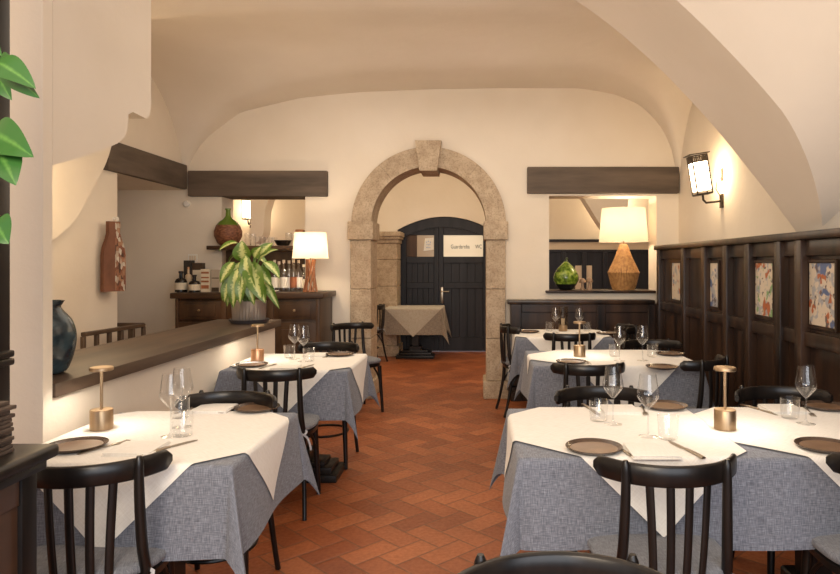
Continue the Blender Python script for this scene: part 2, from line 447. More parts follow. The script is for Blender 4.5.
# stone archway
ring = MB()
for t0, t1 in ((0, pi * .28), (pi * .281, pi * .455), (pi * .545, pi * .72), (pi * .721, pi)):
    pts = [(AX - AR1 * cos(t), AZ + AR1 * sin(t)) for t in lin(t0, t1, 15)] + [(AX - AR0 * cos(t), AZ + AR0 * sin(t)) for t in lin(t1, t0, 15)]
    ring.prism(pts, 'y', YB - .06, YB2 + .02)
ring = ring.build('trim_6', M['stone'], angle=30); struct(ring)
MB().prism([(AX - .09, 2.345), (AX + .09, 2.345), (AX + .135, 2.655), (AX - .135, 2.655)], 'y', YB - .13, YB2 + .02).build('keystone', M['stone'], ring, smooth=False)
for (x0, x1, sgn) in ((JL0, JL1, -1), (JR0, JR1, 1)):
    j = MB()
    z0 = .18
    for z1 in (.62, 1.13, 1.64):
        j.b2(x0, x1, YB - .06, YB2 + .02, z0 + .002, z1 - .002, .006); z0 = z1
    j.build('jamb', M['stone'], ring, smooth=False)
    MB().b2(x0 - .025, x1 + .025, YB - .09, YB2 + .04, 1.64, AZ + .03, .012, 2).build('impost', M['stone'], ring)
    MB().b2(x0 - .03, x1 + .03, YB - .09, YB2 + .03, 0, .18, .014, 2).build('plinth', M['stone'], ring)

# far room: door wall, side wall, ceiling, pilaster
w = MB()
DX0, DX1 = -1.27, .22
DC, DH, DS = (DX0 + DX1) / 2, 2.13, 1.92
def dtop(x, h=DH, sdz=DS): return sdz + (h - sdz) * (1 - ((x - DC) / ((DX1 - DX0) / 2)) ** 2)
dcurve = [(x, dtop(x)) for x in lin(DX0, DX1, 21)]
w.prism([(-4.2, 0), (DX0, 0)] + dcurve + [(DX1, 0), (3.6, 0), (3.6, 3.4), (-4.2, 3.4)], 'y', YD, YD + .25)
struct(w.build('wall_far', M['plaster'], smooth=False))
struct(MB().b2(-4.2, 3.6, YB2, YD + .2, 3.3, 3.4).build('ceiling_far', M['vault'], smooth=False))
struct(MB().b2(-4.25, -4.2, YB2, YD + .2, 0, 3.4).build('wall_far_left', M['plaster'], smooth=False))
struct(MB().b2(2.9, 3.0, YB2, YD + .2, 0, 3.4).build('wall_far_right', M['plaster'], smooth=False))
# partition between archway passage and the two side rooms, with an arch foot in front of them
for nm, arcx in (('trim_7', [(-2.6, 3.3), (-2.45, 3.3), (-2.62, 2.95), (-2.85, 2.55), (-3.0, 2.15), (-3.03, 1.8), (-3.2, 1.8), (-3.2, 3.3)]),
                 ('trim_8', [(1.25, 3.3), (1.02, 3.3), (1.22, 2.75), (1.5, 2.3), (1.72, 1.95), (1.86, 1.8), (2.1, 1.8), (2.1, 3.3)])):
    struct(MB().prism(cr(arcx, 3), 'y', 9.3, 9.6).build(nm, M['vault'], angle=40))
pl = MB()
z0 = .16
for z1 in (.62, 1.05, 1.45, 1.70):
    pl.b2(-1.54, -1.215, 9.90, 10.36, z0 + .002, z1 - .002, .006); z0 = z1
pl = struct(pl.build('trim_9', M['stone'], smooth=False))
MB().b2(-1.57, -1.18, 9.86, 10.37, 0, .16, .01).build('plinth', M['stone'], pl)
cp = MB(); cp.b2(-1.56, -1.195, 9.88, 10.37, 1.70, 1.76, .01, 2); cp.b2(-1.585, -1.17, 9.85, 10.37, 1.76, 1.80, .01, 2); cp.b2(-1.60, -1.155, 9.83, 10.37, 1.80, 1.87, .01, 2)
cp.build('capital', M['stone'], pl)

# double door
dr = struct(MB().prism([(DX0 + .0, 0), (DX0 + .07, 0)] + [(x, dtop(x) - .16) for x in lin(DX0 + .07, DX1 - .07, 15)] + [(DX1 - .07, 0), (DX1, 0)] + [(x, dtop(x) - .005) for x in lin(DX1, DX0, 21)], 'y', YD + .02, YD + .14).build('door_1', M['doorwood'], angle=30))
DM = -.62
for (x0, x1) in ((DX0 + .07, DM - .005), (DM + .005, DX1 - .07)):
    d = MB(); y0, y1 = YD + .05, YD + .10
    d.b2(x0 + .05, x1 - .05, y1 - .008, y1 + .005, .01, 1.49)
    zt = 1.93
    d.b2(x0 - .004, x0 + .07, y0, y1, .01, zt + .06, .004); d.b2(x1 - .07, x1 + .004, y0, y1, .01, zt + .06, .004)
    for (a, c) in ((.01, .22), (1.0, 1.09), (1.40, 1.50), (1.84, zt + .06)): d.b2(x0 + .07, x1 - .07, y0, y1, a, c, .004)
    n = 5; ww = (x1 - x0 - .14) / n
    for q in range(n):
        for (a, c) in ((.22, 1.0), (1.09, 1.40)): d.b2(x0 + .07 + q * ww + .002, x0 + .07 + (q + 1) * ww - .002, y0 + .02, y1 - .01, a, c, .003)
    leaf = d.build('door_leaf', M['doorwood'], dr, smooth=False)
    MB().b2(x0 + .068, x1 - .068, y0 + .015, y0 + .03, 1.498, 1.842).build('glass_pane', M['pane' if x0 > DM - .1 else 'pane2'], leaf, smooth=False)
    if x0 < DM - .1:
        MB().b2(x0 + .068, x0 + .235, y0 + .008, y0 + .02, 1.50, 1.84, .004).build('reflection_strip', M['walnut'], leaf, smooth=False)  # dark brown strip stands in for the wood reflected in the pane
        nt_ = MB(); pr = [(-.86, 1.59), (-.70, 1.61), (-.70, 1.80), (-.835, 1.79)]; nt_.prism(pr, 'y', y0 + .006, y0 + .012)
        n_o = nt_.build('paper_notice', M['white'], leaf, smooth=False); n_o['label'] = 'white paper notice with small blue dots taped to the pane'
        dots = MB()
        for q in range(9): 
            px, pz = -.815 + (q % 3) * .026 + .006 * sin(q * 5), 1.64 + (q // 3) * .045 + .008 * sin(q * 3)
            dots.b2(px, px + .011, y0 + .003, y0 + .007, pz, pz + .013)
        dots.build('print', plain('blue ink', (.1, .25, .6), .6), leaf, smooth=False)
    else:
        for txt, tx, sz in (('Guardaroba', -.432, .088), ('WC', -.045, .088)):
            cu = bpy.data.curves.new('lettering', 'FONT'); cu.body = txt; cu.size = sz; cu.extrude = .001; cu.space_character = 1.0
            to = bpy.data.objects.new('lettering_source', cu); col.objects.link(to)
            dg = bpy.context.evaluated_depsgraph_get(); me = bpy.data.meshes.new_from_object(to.evaluated_get(dg))
            bpy.data.objects.remove(to)
            me.materials.clear(); me.materials.append(M['ink'])
            me.transform(Matrix.Translation((tx, y0 + .012, 1.63)) @ Matrix.Rotation(pi / 2, 4, 'X') @ Matrix.Scale(.70, 4, (1, 0, 0)))
            lo = bpy.data.objects.new('lettering', me); col.objects.link(lo); lo.parent = leaf
        h = MB(); h.b2(x0 + .025, x0 + .065, y0 - .008, y0 + .004, .76, 1.02, .004, 2); h.tube([(x0 + .045, y0, .95), (x0 + .045, y0 - .05, .95), (x0 + .06, y0 - .055, .95), (x0 + .16, y0 - .055, .95)], .010, 8)
        h.build('door_handle', M['steel'], leaf)

# wainscot on the right wall
XP = 1.85
wn = struct(MB().b2(XP, XR, -.3, 6.70, 0, 1.54).build('trim_10', M['panel'], smooth=False))
bt = [6.60, 5.80, 5.27, 4.81, 4.42, 3.965, 3.71, 3.235, 2.90, 2.55, 2.15, 1.7, 1.2, .7]
for y in bt:
    MB().b2(XP - .055, XP + .01, y - .04, y + .04, 0, 1.53, .006, 2).build('batten', M['panel'], wn)
MB().b2(XP - .07, XR, -.3, 6.70, 1.53, 1.575, .01, 2).build('cap_rail', M['panel'], wn)
for (z0, z1, pr) in ((1.44, 1.53, .03), (.94, 1.02, .035), (.0, .16, .04)):
    MB().b2(XP - pr, XP + .01, -.3, 6.66, z0, z1, .006, 2).build('rail', M['panel'], wn)
# panelled dado on the back wall below the right opening
XD0 = .33; YD0 = 6.70
da = struct(MB().b2(XD0, XP + .02, YD0, YB, 0, .985).build('trim_11', M['panel'], smooth=False))
MB().b2(XD0 - .03, XP - .06, YD0 - .04, YB, .985, 1.025, .01, 2).build('cap_rail', M['panel'], da)
for (x0, x1) in ((XD0, .44), (1.2, 1.29), (1.72, 1.80)): MB().b2(x0, x1, YD0 - .025, YD0 + .01, 0, .985, .005).build('batten', M['panel'], da)
for (z0, z1) in ((.0, .16), (.42, .50), (.90, .985)): MB().b2(XD0 + .11, XP - .06, YD0 - .02, YD0 + .01, z0, z1, .005).build('rail', M['panel'], da)
# dark sill of the right opening
struct(MB().b2(.70, 1.84, YB - .06, YB2 + .03, 1.09, 1.115, .006).build('trim_12', M['panel']))
# wainscot in the room seen through the right opening
fw = struct(MB().b2(.5, 2.9, YD - .06, YD, 0, 1.74).build('trim_13', M['doorwood'], smooth=False))
MB().b2(.5, 2.9, YD - .10, YD, 1.73, 1.77, .005).build('cap_rail', M['doorwood'], fw)
MB().b2(.5, 2.9, YD - .085, YD - .02, 1.565, 1.61, .005).build('rail', M['doorwood'], fw)
MB().b2(.5, 2.9, YD - .07, YD - .05, 1.61, 1.73).build('pale_frieze', M['cream'], fw)
for x in (.62, 1.0, 1.3, 1.62, 1.95, 2.3, 2.7): MB().b2(x, x + .07, YD - .1, YD - .04, 0, 1.57, .005).build('batten', M['doorwood'], fw)
# dark back bar panel and shelf in the left opening
bb = struct(MB().b2(-2.62, -1.80, YB - .02, YB + .03, 1.09, 1.53).build('trim_14', M['walnut'], smooth=False))
struct(MB().b2(-2.74, -1.78, YB - .22, YB2, 1.535, 1.575, .006, 2).build('trim_15', M['walnutH']))

# ------------------------------------------------------------------ wall lights
def sconce(loc, rz, tilt, label, scale=1.0, power=1.0):
    # backplate on the wall at the origin, wall normal is local +X
    r = empty('wall_lantern', loc, rz); r.scale = (scale,) * 3
    b = MB(); b.b2(0, .018, -.03, .03, -.06, .06, .004, 2); b.build('backplate', M['iron'], r)
    MB().b2(.0, .012, -.02, .02, .17, .28, .003).build('junction_plate', M['iron'], r)
    MB().tube([(.01, 0, 0), (.10, 0, -.01), (.14, 0, -.015), (.165, 0, .01), (.17, 0, .06)], .010, 10).build('arm', M['iron'], r)
    MB().tube([(.012, .005, .20), (.05, .01, .17), (.06, .01, .10), (.03, .01, .05), (.015, .0, .02)], .004, 6).build('cable', M['iron'], r)
    rot = Matrix.Rotation(tilt, 3, 'Y') 
    base = Vector((.17, 0, .06)); a, h = .064, .285
    def T(p): return base + rot @ Vector(p)
    g = MB(); g.box(T((0, 0, h / 2 + .01)), (2 * a - .006, 2 * a - .006, h - .04), 0, rot); g.build('glass', M['lantern'], r, smooth=False)
    f = MB()
    for sx in (-1, 1):
        for sy in (-1, 1): f.box(T((sx * a, sy * a, h / 2 + .02)), (.010, .010, h + .05), 0, rot)
    for z in (.0, h - .01, h + .04):
        for sg in (-1, 1):
            f.box(T((0, sg * a, z)), (2 * a, .009, .010), 0, rot); f.box(T((sg * a, 0, z)), (.009, 2 * a, .010), 0, rot)
    for q in (-.03, 0, .03):
        for sg in (-1, 1): f.box(T((q, sg * a, h + .015)), (.008, .008, .05), 0, rot); f.box(T((sg * a, q, h + .015)), (.008, .008, .05), 0, rot)
    f.box(T((0, 0, -.005)), (2 * a, 2 * a, .008), 0, rot)
    f.build('lantern_frame', M['iron'], r, smooth=False)
    c = MB(); c.box(T((0, 0, h + .055)), (2 * a + .05, 2 * a + .03, .007), 0, rot); c.build('top_plate', M['iron'], r, smooth=False)
    light('bulb', 'POINT', T((-.02 if tilt else 0, 0, h * .5)) + Vector((-.088, 0, .02)), 9 * power, (1, .74, .45), r, shadow_soft_size=.05)
    tag(r, label, 'wall light'); return r
sconce((XR, 5.64, 1.93), pi, R(9), 'iron lantern wall light on the plaster above the wainscot, leaning outwards')
sconce(at(252, 224, YD - .01), -pi / 2, 0, 'lit wall lantern seen through the left opening behind the bottles', 1.05)
sconce(at(616, 222, YD - .11), -pi / 2, 0, 'lit wall lantern half hidden behind the big rattan lamp', 1.05)

# ------------------------------------------------------------------ chairs
def make_chair():
    r = empty('bistro_chair')
    W = M['chairwood']
    # backrest rail: an arc in plan
    hw, sag = .216, .140
    Rr = (hw * hw + sag * sag) / (2 * sag); an = math.asin(hw / Rr)
    def arcp(t, z, k=1.0): return Vector((Rr * sin(t) * k, -.225 + Rr * (1 - cos(t)), z))
    ts = lin(-an, an, 25)
    b = MB(); ws = [.063 * (1 - .55 * max(0, (abs(t) / an - .92) / .08) ** 2) for t in ts]
    b.strip([arcp(t, .785) for t in ts], [(sin(t), -cos(t), .0) for t in ts], ws, .018)
    b.build('top_rail', W, r, angle=50)
    # posts that run down into the rear legs
    for s in (-1, 1):
        pts = cr([(s * .150, -.192, .825), (s * .150, -.192, .72), (s * .155, -.180, .56), (s * .163, -.160, .45), (s * .167, -.168, .30), (s * .178, -.20, .12), (s * .185, -.232, .0)], 5)
        n = len(pts)
        rs = [(.0125 + .004 * sin(pi * min(1, k / n * 1.3))) for k in range(n)]; rs[0] = .007; rs[1] = .0125
        MB().tube(pts, rs, 10).build('rear_leg', W, r)
    for x in (-.085, -.028, .028, .085):
        t = math.asin(x / Rr)
        top = arcp(t, .765); bot = Vector((x * .82, -.205 + .25 * x * x / .04 * .12, .455))
        pts = [top.lerp(bot, q) + Vector((0, -.006 * sin(pi * q), 0)) for q in lin(0, 1, 7)]
        MB().strip(pts, [(sin(t), -cos(t), 0)] * 7, .024, .011).build('slat', W, r, angle=50)
    # seat: rounded wider front
    def outline(k, off=0):
        out = []
        for q in range(40):
            a = 2 * pi * q / 40; c, s_ = cos(a), sin(a)
            ex = .72
            x = math.copysign(abs(c) ** ex, c) * (.205 + .012 * s_ + off); y = math.copysign(abs(s_) ** ex, s_) * (.205 + off)
            out.append((x, y))
        return out
    def slab(levels):
        m = MB(); rings = [[m.bm.verts.new((x, y, z)) for x, y in outline(0, off)] for off, z in levels]
        for a, c in zip(rings, rings[1:]):
            for k in range(40):
                k2 = (k + 1) % 40; m.bm.faces.new((a[k], a[k2], c[k2], c[k]))
        m.bm.faces.new(rings[0][::-1]); m.bm.faces.new(rings[-1]); return m
    slab([(-.012, .425), (-.002, .43), (-.002, .452), (-.012, .458)]).build('seat', W, r)
    cu = slab([(-.012, .459), (.002, .466), (.006, .478), (.002, .489), (-.02, .496), (-.08, .50)])
    uvl = cu.bm.loops.layers.uv.new('UVMap')
    for f in cu.bm.faces:
        for lp in f.loops: lp[uvl].uv = (lp.vert.co.x, lp.vert.co.y)
    cu.build('seat_cushion', M['cushion'], r, angle=80)
    for s in (-1, 1):
        pts = [(s * .165, .155, .43), (s * .172, .168, .25), (s * .180, .182, .08), (s * .183, .188, 0)]
        MB().tube(pts, [.019, .0165, .0145, .013], 10).build('front_leg', W, r)
        MB().tube(cr([(s * .164, -.165, .27), (s * .158, -.125, .345), (s * .15, -.07, .40), (s * .146, -.03, .426)], 4), .009, 8).build('brace', W, r)
        MB().tube(cr([(s * .172, .165, .27), (s * .162, .12, .35), (s * .152, .07, .40), (s * .147, .03, .426)], 4), .009, 8).build('brace', W, r)
        # cushion ribbon knotted round the post
        pts = cr([(s * .15, -.155, .475), (s * .185, -.175, .47), (s * .172, -.195, .455), (s * .150, -.178, .46), (s * .19, -.19, .44), (s * .21, -.205, .40), (s * .215, -.21, .375)], 4)
        MB().strip(pts, [(s * .3, -1, .2)] * len(pts), .011, .002).build('cushion_tie', M['ribbon'], r)
    hoop = [(.158 * cos(a), .01 + .168 * sin(a), .215) for a in lin(0, 2 * pi, 41)]
    MB().tube(hoop, .0085, 8, cap=False).build('stretcher_hoop', W, r)
    return r
chair0 = make_chair(); used = [False]
def chair(x, y, face, label, group='dark bistro chairs with grey seat cushions'):
    # face: the direction the sitter looks, degrees anticlockwise from the view direction +Y; x,y: middle of the top rail
    o = copy_tree(chair0) if used[0] else chair0
    used[0] = True
    a = R(face); d = Vector((-sin(a), cos(a)))
    o.location = (x + d.x * .19, y + d.y * .19, 0); o.rotation_euler = (0, 0, a)
    tag(o, label, 'chair', group); return o
chair(-1.155, 1.93, 15, 'dark slatted bistro chair at the near side of the left foreground table')
chair(-1.10, 2.98, 180, 'dark bistro chair facing us across the left foreground table, only rail and legs showing')
chair(-1.13, 3.62, 3, 'dark bistro chair at the near side of the table under the potted plant ledge')
chair(-1.08, 4.86, 180, 'dark bistro chair tucked behind the far side of the second left table')
chair(-1.26, 6.42, 214, 'dark bistro chair standing askew against the left stone jamb of the archway')
chair(.58, 1.93, 2, 'dark slatted bistro chair in the foreground with white cloth tip behind its slats')
chair(.57, 3.10, 180, 'dark bistro chair facing us across the right foreground table, behind the brown plate')
chair(1.305, 1.95, -2, 'dark bistro chair cut by the right frame edge, near side of the front tables')
chair(1.39, 3.10, 180, 'dark bistro chair facing us behind the brass lamp, beside the wainscot')
chair(.155, 1.30, 180, 'black bistro chair closest to us, only its curved top rail showing at bottom edge')
chair(.655, 3.80, 3, 'dark bistro chair at the near side of the middle right table')
chair(1.30, 5.02, 180, 'dark bistro chair facing us behind the middle right table')
chair(1.44, 4.02, 42, 'dark bistro chair turned cornerwise at the right front corner of the middle table')
chair(.775, 5.46, 2, 'dark bistro chair at the near side of the back right table')
chair(.25, 6.17, -80, 'dark bistro chair side on beside the right stone jamb of the archway')
chair(1.44, 6.17, 90, 'dark bistro chair at the wainscot end of the back right table')
chair(-1.36, 9.2, 80, 'dark bistro chair by the small table in front of the double door')

# ------------------------------------------------------------------ tables and cloths
def make_table(half):
    r = empty('dining_table')
    MB().b2(-half, half, -half, half, .715, .745, .006, 2).build('tabletop', M['walnutH'], r)
    p = MB(); p.b2(-.05, .05, -.05, .05, .12, .715, .004); p.b2(-.09, .09, -.09, .09, .10, .18, .008); p.build('pedestal', M['wood'], r, smooth=False)
    f = MB(); f.b2(-.28, .28, -.17, .17, 0, .045, .008, 2); f.b2(-.24, .24, -.13, .13, .045, .085, .008, 2); f.b2(-.19, .19, -.10, .10, .085, .115, .008, 2); f.build('foot', M['wood'], r)
    return r
def drape(a, b, h, hx, hy, rot, cx, cy, seed, n=84, flare=.22, ripple=.012, lift=0.0, zmin=.06):
    # square cloth 2*hx by 2*hy, turned by rot, laid on a table 2a by 2b with its top at h
    rr = random.Random(seed); ph = [rr.uniform(0, 6.28) for _ in range(6)]
    def f(u, v):
        x = cx + u * cos(rot) - v * sin(rot); y = cy + u * sin(rot) + v * cos(rot)
        qx, qy = max(-a, min(a, x)), max(-b, min(b, y))
        dx, dy = x - qx, y - qy; r = sqrt(dx * dx + dy * dy)
        if r < 1e-6: return Vector((x, y, h + lift))
        nx, ny = dx / r, dy / r
        rd = .010
        if r < rd * pi / 2:
            t = r / rd; return Vector((qx + nx * rd * sin(t), qy + ny * rd * sin(t), h + lift - rd * (1 - cos(t))))
        L_ = r - rd * pi / 2
        corner = abs(dx) > 1e-6 and abs(dy) > 1e-6
        k = min(abs(nx), abs(ny)) * 1.414 if corner else 0      # 1 on the diagonal of a corner
        along = (y if abs(nx) > abs(ny) else x)
        fl = .07 + flare * k
        if not corner: fl += ripple * 4 * sin(along * 9 + ph[0] + (3 if nx + ny > 0 else 0)) * min(1, L_ / .15)
        else:
            fl += .10 * sin(4 * math.atan2(dy, dx) + ph[1]) * 0
        out = L_ * fl + lift
        dz = sqrt(max(0, L_ * L_ - (L_ * fl) ** 2))
        # the fold gathers towards the diagonal
        if corner:
            sx, sy = math.copysign(1, dx), math.copysign(1, dy)
            g = .45 * min(1, L_ / .2)
            ang = math.atan2(abs(dy), abs(dx)); ang2 = ang + g * .5 * sin(4 * ang) * .5
            nx, ny = sx * cos(ang2), sy * sin(ang2)
        return Vector((qx + nx * (rd + out), qy + ny * (rd + out), max(zmin, h + lift - rd - dz)))
    m = MB(); us = lin(-hx, hx, n); vs = lin(-hy, hy, n)
    m.grid(f, us, vs, uvs=lambda u, v: (u, v)); return m
TOP = .75
tables = {}
def table(key, x0, x1, y0, y1, lab_t, lab_g, lab_w, wrot=45, wh=.66, wsize=None, drop=.30, gmat='grey', seed=1, shift=(0, 0), wflat=None, span=None):
    cx, cy = (x0 + x1) / 2, (y0 + y1) / 2; a, b = (x1 - x0) / 2, (y1 - y0) / 2
    t = table_proto(a); t.location = (cx, cy, 0)
    if abs(b - a) > .02: t.scale = (1, b / a, 1)
    tag(t, lab_t, 'table', 'pedestal dining tables under cloths')
    ga, gx = (a, cx) if not span else ((span[1] - span[0]) / 2, (span[0] + span[1]) / 2)
    if lab_g:
      g = drape(ga, b, TOP - .003, ga + drop, b + drop, 0, 0, 0, seed, 110).build('tablecloth', M[gmat], loc=(gx, cy, 0), angle=70)
      tag(g, lab_g, 'tablecloth', 'grey linen tablecloths')
    s = wh / 1.41421
    wc = drape(a, b, TOP, wflat[0] if wflat else s, wflat[1] if wflat else s, R(wrot), shift[0], shift[1], seed, 110, .22, .012, .004).build('overlay_cloth', M['napron'] if gmat == 'grey' else M['taupe2'], loc=(cx, cy, 0), angle=70)
    tag(wc, lab_w, 'tablecloth', 'white overlay cloths laid cornerwise')
    return t
protos = {}
def table_proto(a):
    if 'p' not in protos:
        protos['p'] = make_table(.37); return protos['p']
    return copy_tree(protos['p'])
M['taupe2'] = linen('pale taupe cotton', (.34, .29, .23), (.42, .37, .30), (.50, .45, .38))
table('L1', -1.56, -.80, 2.13, 2.88, 'pedestal dining table nearest on the left, hidden under its cloths', 'grey linen tablecloth on the left foreground table', 'white overlay cloth on the left foreground table', wh=.66, seed=1, shift=(-.02, .0))
table('L2', -1.56, -.80, 4.0, 4.70, 'dark pedestal dining table beside the ledge end, stepped wooden foot showing', 'grey linen tablecloth on the second left table', 'white overlay cloth on the second left table below the potted plant', wh=.66, seed=2, shift=(.03, .05))
table('R1', .14, .92, 2.21, 2.96, 'pedestal dining table nearest on the right, under the brass lamp side place', 'grey linen tablecloth spread over both right foreground tables, its corner hanging beside the aisle', 'white overlay cloth on the right foreground table beside the aisle', wh=.67, seed=3, shift=(.07, .03), wrot=46, span=(.14, 1.70))
table('R1b', .925, 1.70, 2.21, 2.96, 'pedestal dining table at the right frame edge against the wainscot', None, 'white overlay cloth on the table at the right frame edge', wh=.67, seed=3, shift=(.06, .02))
table('R2', .36, 1.42, 4.18, 4.92, 'wide pedestal dining table in the middle of the right row', 'grey linen tablecloth on the middle right table', 'white overlay cloth on the middle right table', wflat=(.50, .50), wrot=45, seed=6, shift=(.05, .0), wh=1.0)
table('R3', .34, 1.17, 5.74, 6.42, 'pedestal dining table at the back below the rattan lamp', 'grey linen tablecloth on the back right table below the rattan lamp', 'white overlay cloth on the back right table below the rattan lamp', wh=.68, seed=7, drop=.32)
table('P', -1.33, -.52, 9.45, 10.1, 'small dark table in front of the double door', 'taupe tablecloth on the small table by the double door', 'pale taupe overlay cloth on the small table by the double door', wh=.74, seed=8, gmat='taupe', drop=.38)

# ------------------------------------------------------------------ tableware
ZT = TOP + .0025
def make_plate():
    r = empty('side_plate')
    MB().lathe([(0, .004), (.055, .003), (.062, 0), (.070, .0015), (.088, .006), (.0965, .0145), (.0985, .0155), (.0975, .0172), (.094, .0165), (.085, .010), (.080, .0085)], seg=48).build('rim', M['plate'], r)
    MB().lathe([(0, .0075), (.06, .0075), (.081, .0088)], seg=48).build('well', M['platein'], r)
    return r
def make_lamp():
    r = empty('table_lamp')
    MB().lathe([(0, 0), (.039, 0), (.041, .002), (.041, .076), (.039, .079), (.0, .079)], seg=40).build('base', M['brass'], r)
    MB().tube([(0, 0, .078), (0, 0, .235)], .0058, 14).build('stem', M['brass'], r)
    MB().lathe([(0, .243), (.040, .243), (.0425, .240), (.0425, .231), (.040, .229), (.037, .229)], seg=40).build('head', M['brass'], r)
    MB().lathe([(.037, .2295), (.006, .2295)], seg=40).build('light_ring', M['led'], r)
    l = light('lamp_light', 'SPOT', (0, 0, .226), 5.5, (1, .90, .76), r, spot_size=R(160), spot_blend=.6, shadow_soft_size=.03)
    l2 = l
    return r
def make_wineglass():
    r = empty('wine_glass')
    bowl = [(.004, .105), (.012, .112), (.034, .138), (.0415, .152), (.0405, .165), (.036, .19), (.0315, .222), (.0300, .235)]
    MB().lathe(bowl, seg=32).build('bowl', M['glass'], r, angle=75)
    MB().lathe([(0, 0), (.036, 0), (.0365, .0015), (.020, .0045), (.006, .009), (.0038, .02), (.0034, .06), (.0036, .10), (.0045, .106)], seg=24).build('stem', M['glass'], r, angle=75)
    return r
def make_tumbler():
    r = MB().lathe([(0, .003), (.026, .003), (.033, .005), (.0355, .012), (.039, .088), (.0398, .089)], seg=32).build('water_glass', M['glass'], angle=60)
    return r
def make_fork():
    m = MB(); n = 9
    pts = [(0, -.095 + .12 * k / 8, .004 + .003 * sin(k / 8 * pi)) for k in range(9)] + [(0, .04, .005), (0, .055, .004)]
    m.strip(pts, [(0, 0, 1)] * len(pts), [.012, .014, .013, .011, .009, .007, .006, .006, .008, .020, .024], .0025)
    for x in (-.0095, -.0032, .0032, .0095): m.strip([(x, .053, .004), (x, .075, .003), (x * .95, .098, .006)], [(0, 0, 1)] * 3, [.0036, .0034, .002], .002)
    return m.build('fork', M['steel'], angle=50)
def make_knife():
    m = MB()
    m.strip([(0, -.11, .005), (0, -.06, .006), (0, -.01, .006), (0, .0, .0055)], [(0, 0, 1)] * 4, [.015, .016, .013, .009], .007)
    m.strip([(0, -.002, .0055), (0, .02, .005), (.001, .07, .0045), (.003, .098, .004), (.005, .11, .004)], [(0, 0, 1)] * 5, [.009, .018, .020, .014, .004], .0018)
    return m.build('table_knife', M['steel'], angle=50)
def make_napkin():
    m = MB(); w, d = .160, .165
    for q, (dx, dy) in enumerate(((0, 0), (.002, .003), (-.001, .001))):
        m.box((dx, dy, .0022 + q * .0040), (w - .003 * q, d - .004 * q, .0036), .0014, Matrix.Rotation(R((0, 1.2, -.6)[q]), 3, 'Z'), 2)
    uvl = m.bm.loops.layers.uv.new('UVMap')
    for f in m.bm.faces:
        for lp in f.loops: lp[uvl].uv = (lp.vert.co.x, lp.vert.co.y)
    return m.build('napkin', M['napron'], angle=50)
MK = dict(plate=make_plate, lamp=make_lamp, wine=make_wineglass, tumbler=make_tumbler, fork=make_fork, knife=make_knife, napkin=make_napkin)
CATS = dict(plate=('plate', 'brown stoneware side plates'), lamp=('lamp', 'small brass cordless table lamps'), wine=('wine glass', 'stemmed wine glasses on the tables'), tumbler=('glass', 'clear water glasses on the tables'), fork=('fork', 'steel forks'), knife=('knife', 'steel table knives'), napkin=('napkin', 'folded white napkins'))
first = {}
def put(kind, x, y, rz, label, z=ZT):
    if kind not in first: o = first[kind] = MK[kind]()
    else: o = copy_tree(first[kind])
    o.location = (x, y, z); o.rotation_euler = (0, 0, R(rz)); c, g = CATS[kind]
    return tag(o, label, c, g)
def px(x, y, h=TOP):            # where a pixel's ray meets the table plane
    s = (y - VY) / (EYE - h); return (x - VX) / s, F / s
def putp(kind, x, y, rz, label): X, Y = px(x, y); return put(kind, X, Y, rz, label)

T1 = 'left foreground table'
putp('plate', 77, 449, 0, 'brown stoneware plate with pale well at the near seat of the ' + T1)
putp('fork', 104, 449, -24, 'steel fork at the near seat of the ' + T1)
putp('napkin', 137, 451, 1, 'folded white napkin at the near seat of the ' + T1)
putp('knife', 170, 449, -28, 'steel knife at the near seat of the ' + T1)
putp('wine', 171, 437, 0, 'front wine glass of the pair on the ' + T1)
putp('wine', 182, 428, 0, 'rear wine glass of the pair on the ' + T1)
putp('tumbler', 182.5, 437.5, 0, 'clear water glass nearer us on the ' + T1)
putp('tumbler', 180, 419, 0, 'clear water glass further back on the ' + T1)
putp('lamp', 101.5, 430, 0, 'small brass table lamp on the ' + T1 + ' against the ledge wall')
putp('plate', 257, 410.5, 0, 'brown stoneware plate at the far right corner of the ' + T1)
putp('napkin', 214, 410.5, 1, 'folded white napkin at the far seat of the ' + T1)
putp('fork', 234, 410, 165, 'steel fork at the far seat of the ' + T1)
putp('knife', 191, 409.5, 170, 'steel knife at the far seat of the ' + T1)
T2 = 'second left table'
putp('plate', 252, 366.5, 0, 'brown stoneware plate at the near seat of the ' + T2)
putp('fork', 267.5, 367.5, -12, 'steel fork at the near seat of the ' + T2)
putp('napkin', 286, 368.5, 2, 'folded white napkin at the near seat of the ' + T2)
putp('knife', 305.5, 368, -12, 'steel knife at the near seat of the ' + T2)
putp('wine', 294.5, 359.5, 0, 'left wine glass of the pair on the ' + T2)
putp('wine', 303.5, 362, 0, 'right wine glass of the pair on the ' + T2)
putp('tumbler', 289.5, 358.5, 0, 'clear water glass left of the wine glasses on the ' + T2)
putp('tumbler', 309, 362, 0, 'clear water glass right of the wine glasses on the ' + T2)
putp('lamp', 257.5, 361.5, 0, 'small copper toned table lamp on the ' + T2 + ' against the ledge wall')
putp('plate', 340, 356, 0, 'brown stoneware plate at the far right corner of the ' + T2)
putp('fork', 329, 356.5, 172, 'steel fork at the far seat of the ' + T2)
putp('napkin', 316, 356, 1, 'folded white napkin at the far seat of the ' + T2)
T3 = 'right foreground table'
putp('plate', 594, 451, 0, 'glossy brown stoneware plate at the near seat of the ' + T3)
putp('fork', 619, 450, 12, 'steel fork at the near seat of the ' + T3)
putp('napkin', 651, 453.5, 0, 'folded white napkin at the near seat of the ' + T3)
putp('knife', 685, 451, 15, 'steel knife at the near seat of the ' + T3)
putp('wine', 648, 437.5, 0, 'large wine glass standing nearest us on the ' + T3)
putp('wine', 613, 425, 0, 'wine glass beside the water glass at left of the ' + T3)
putp('tumbler', 598.5, 422, 0, 'clear water glass at left of the ' + T3)
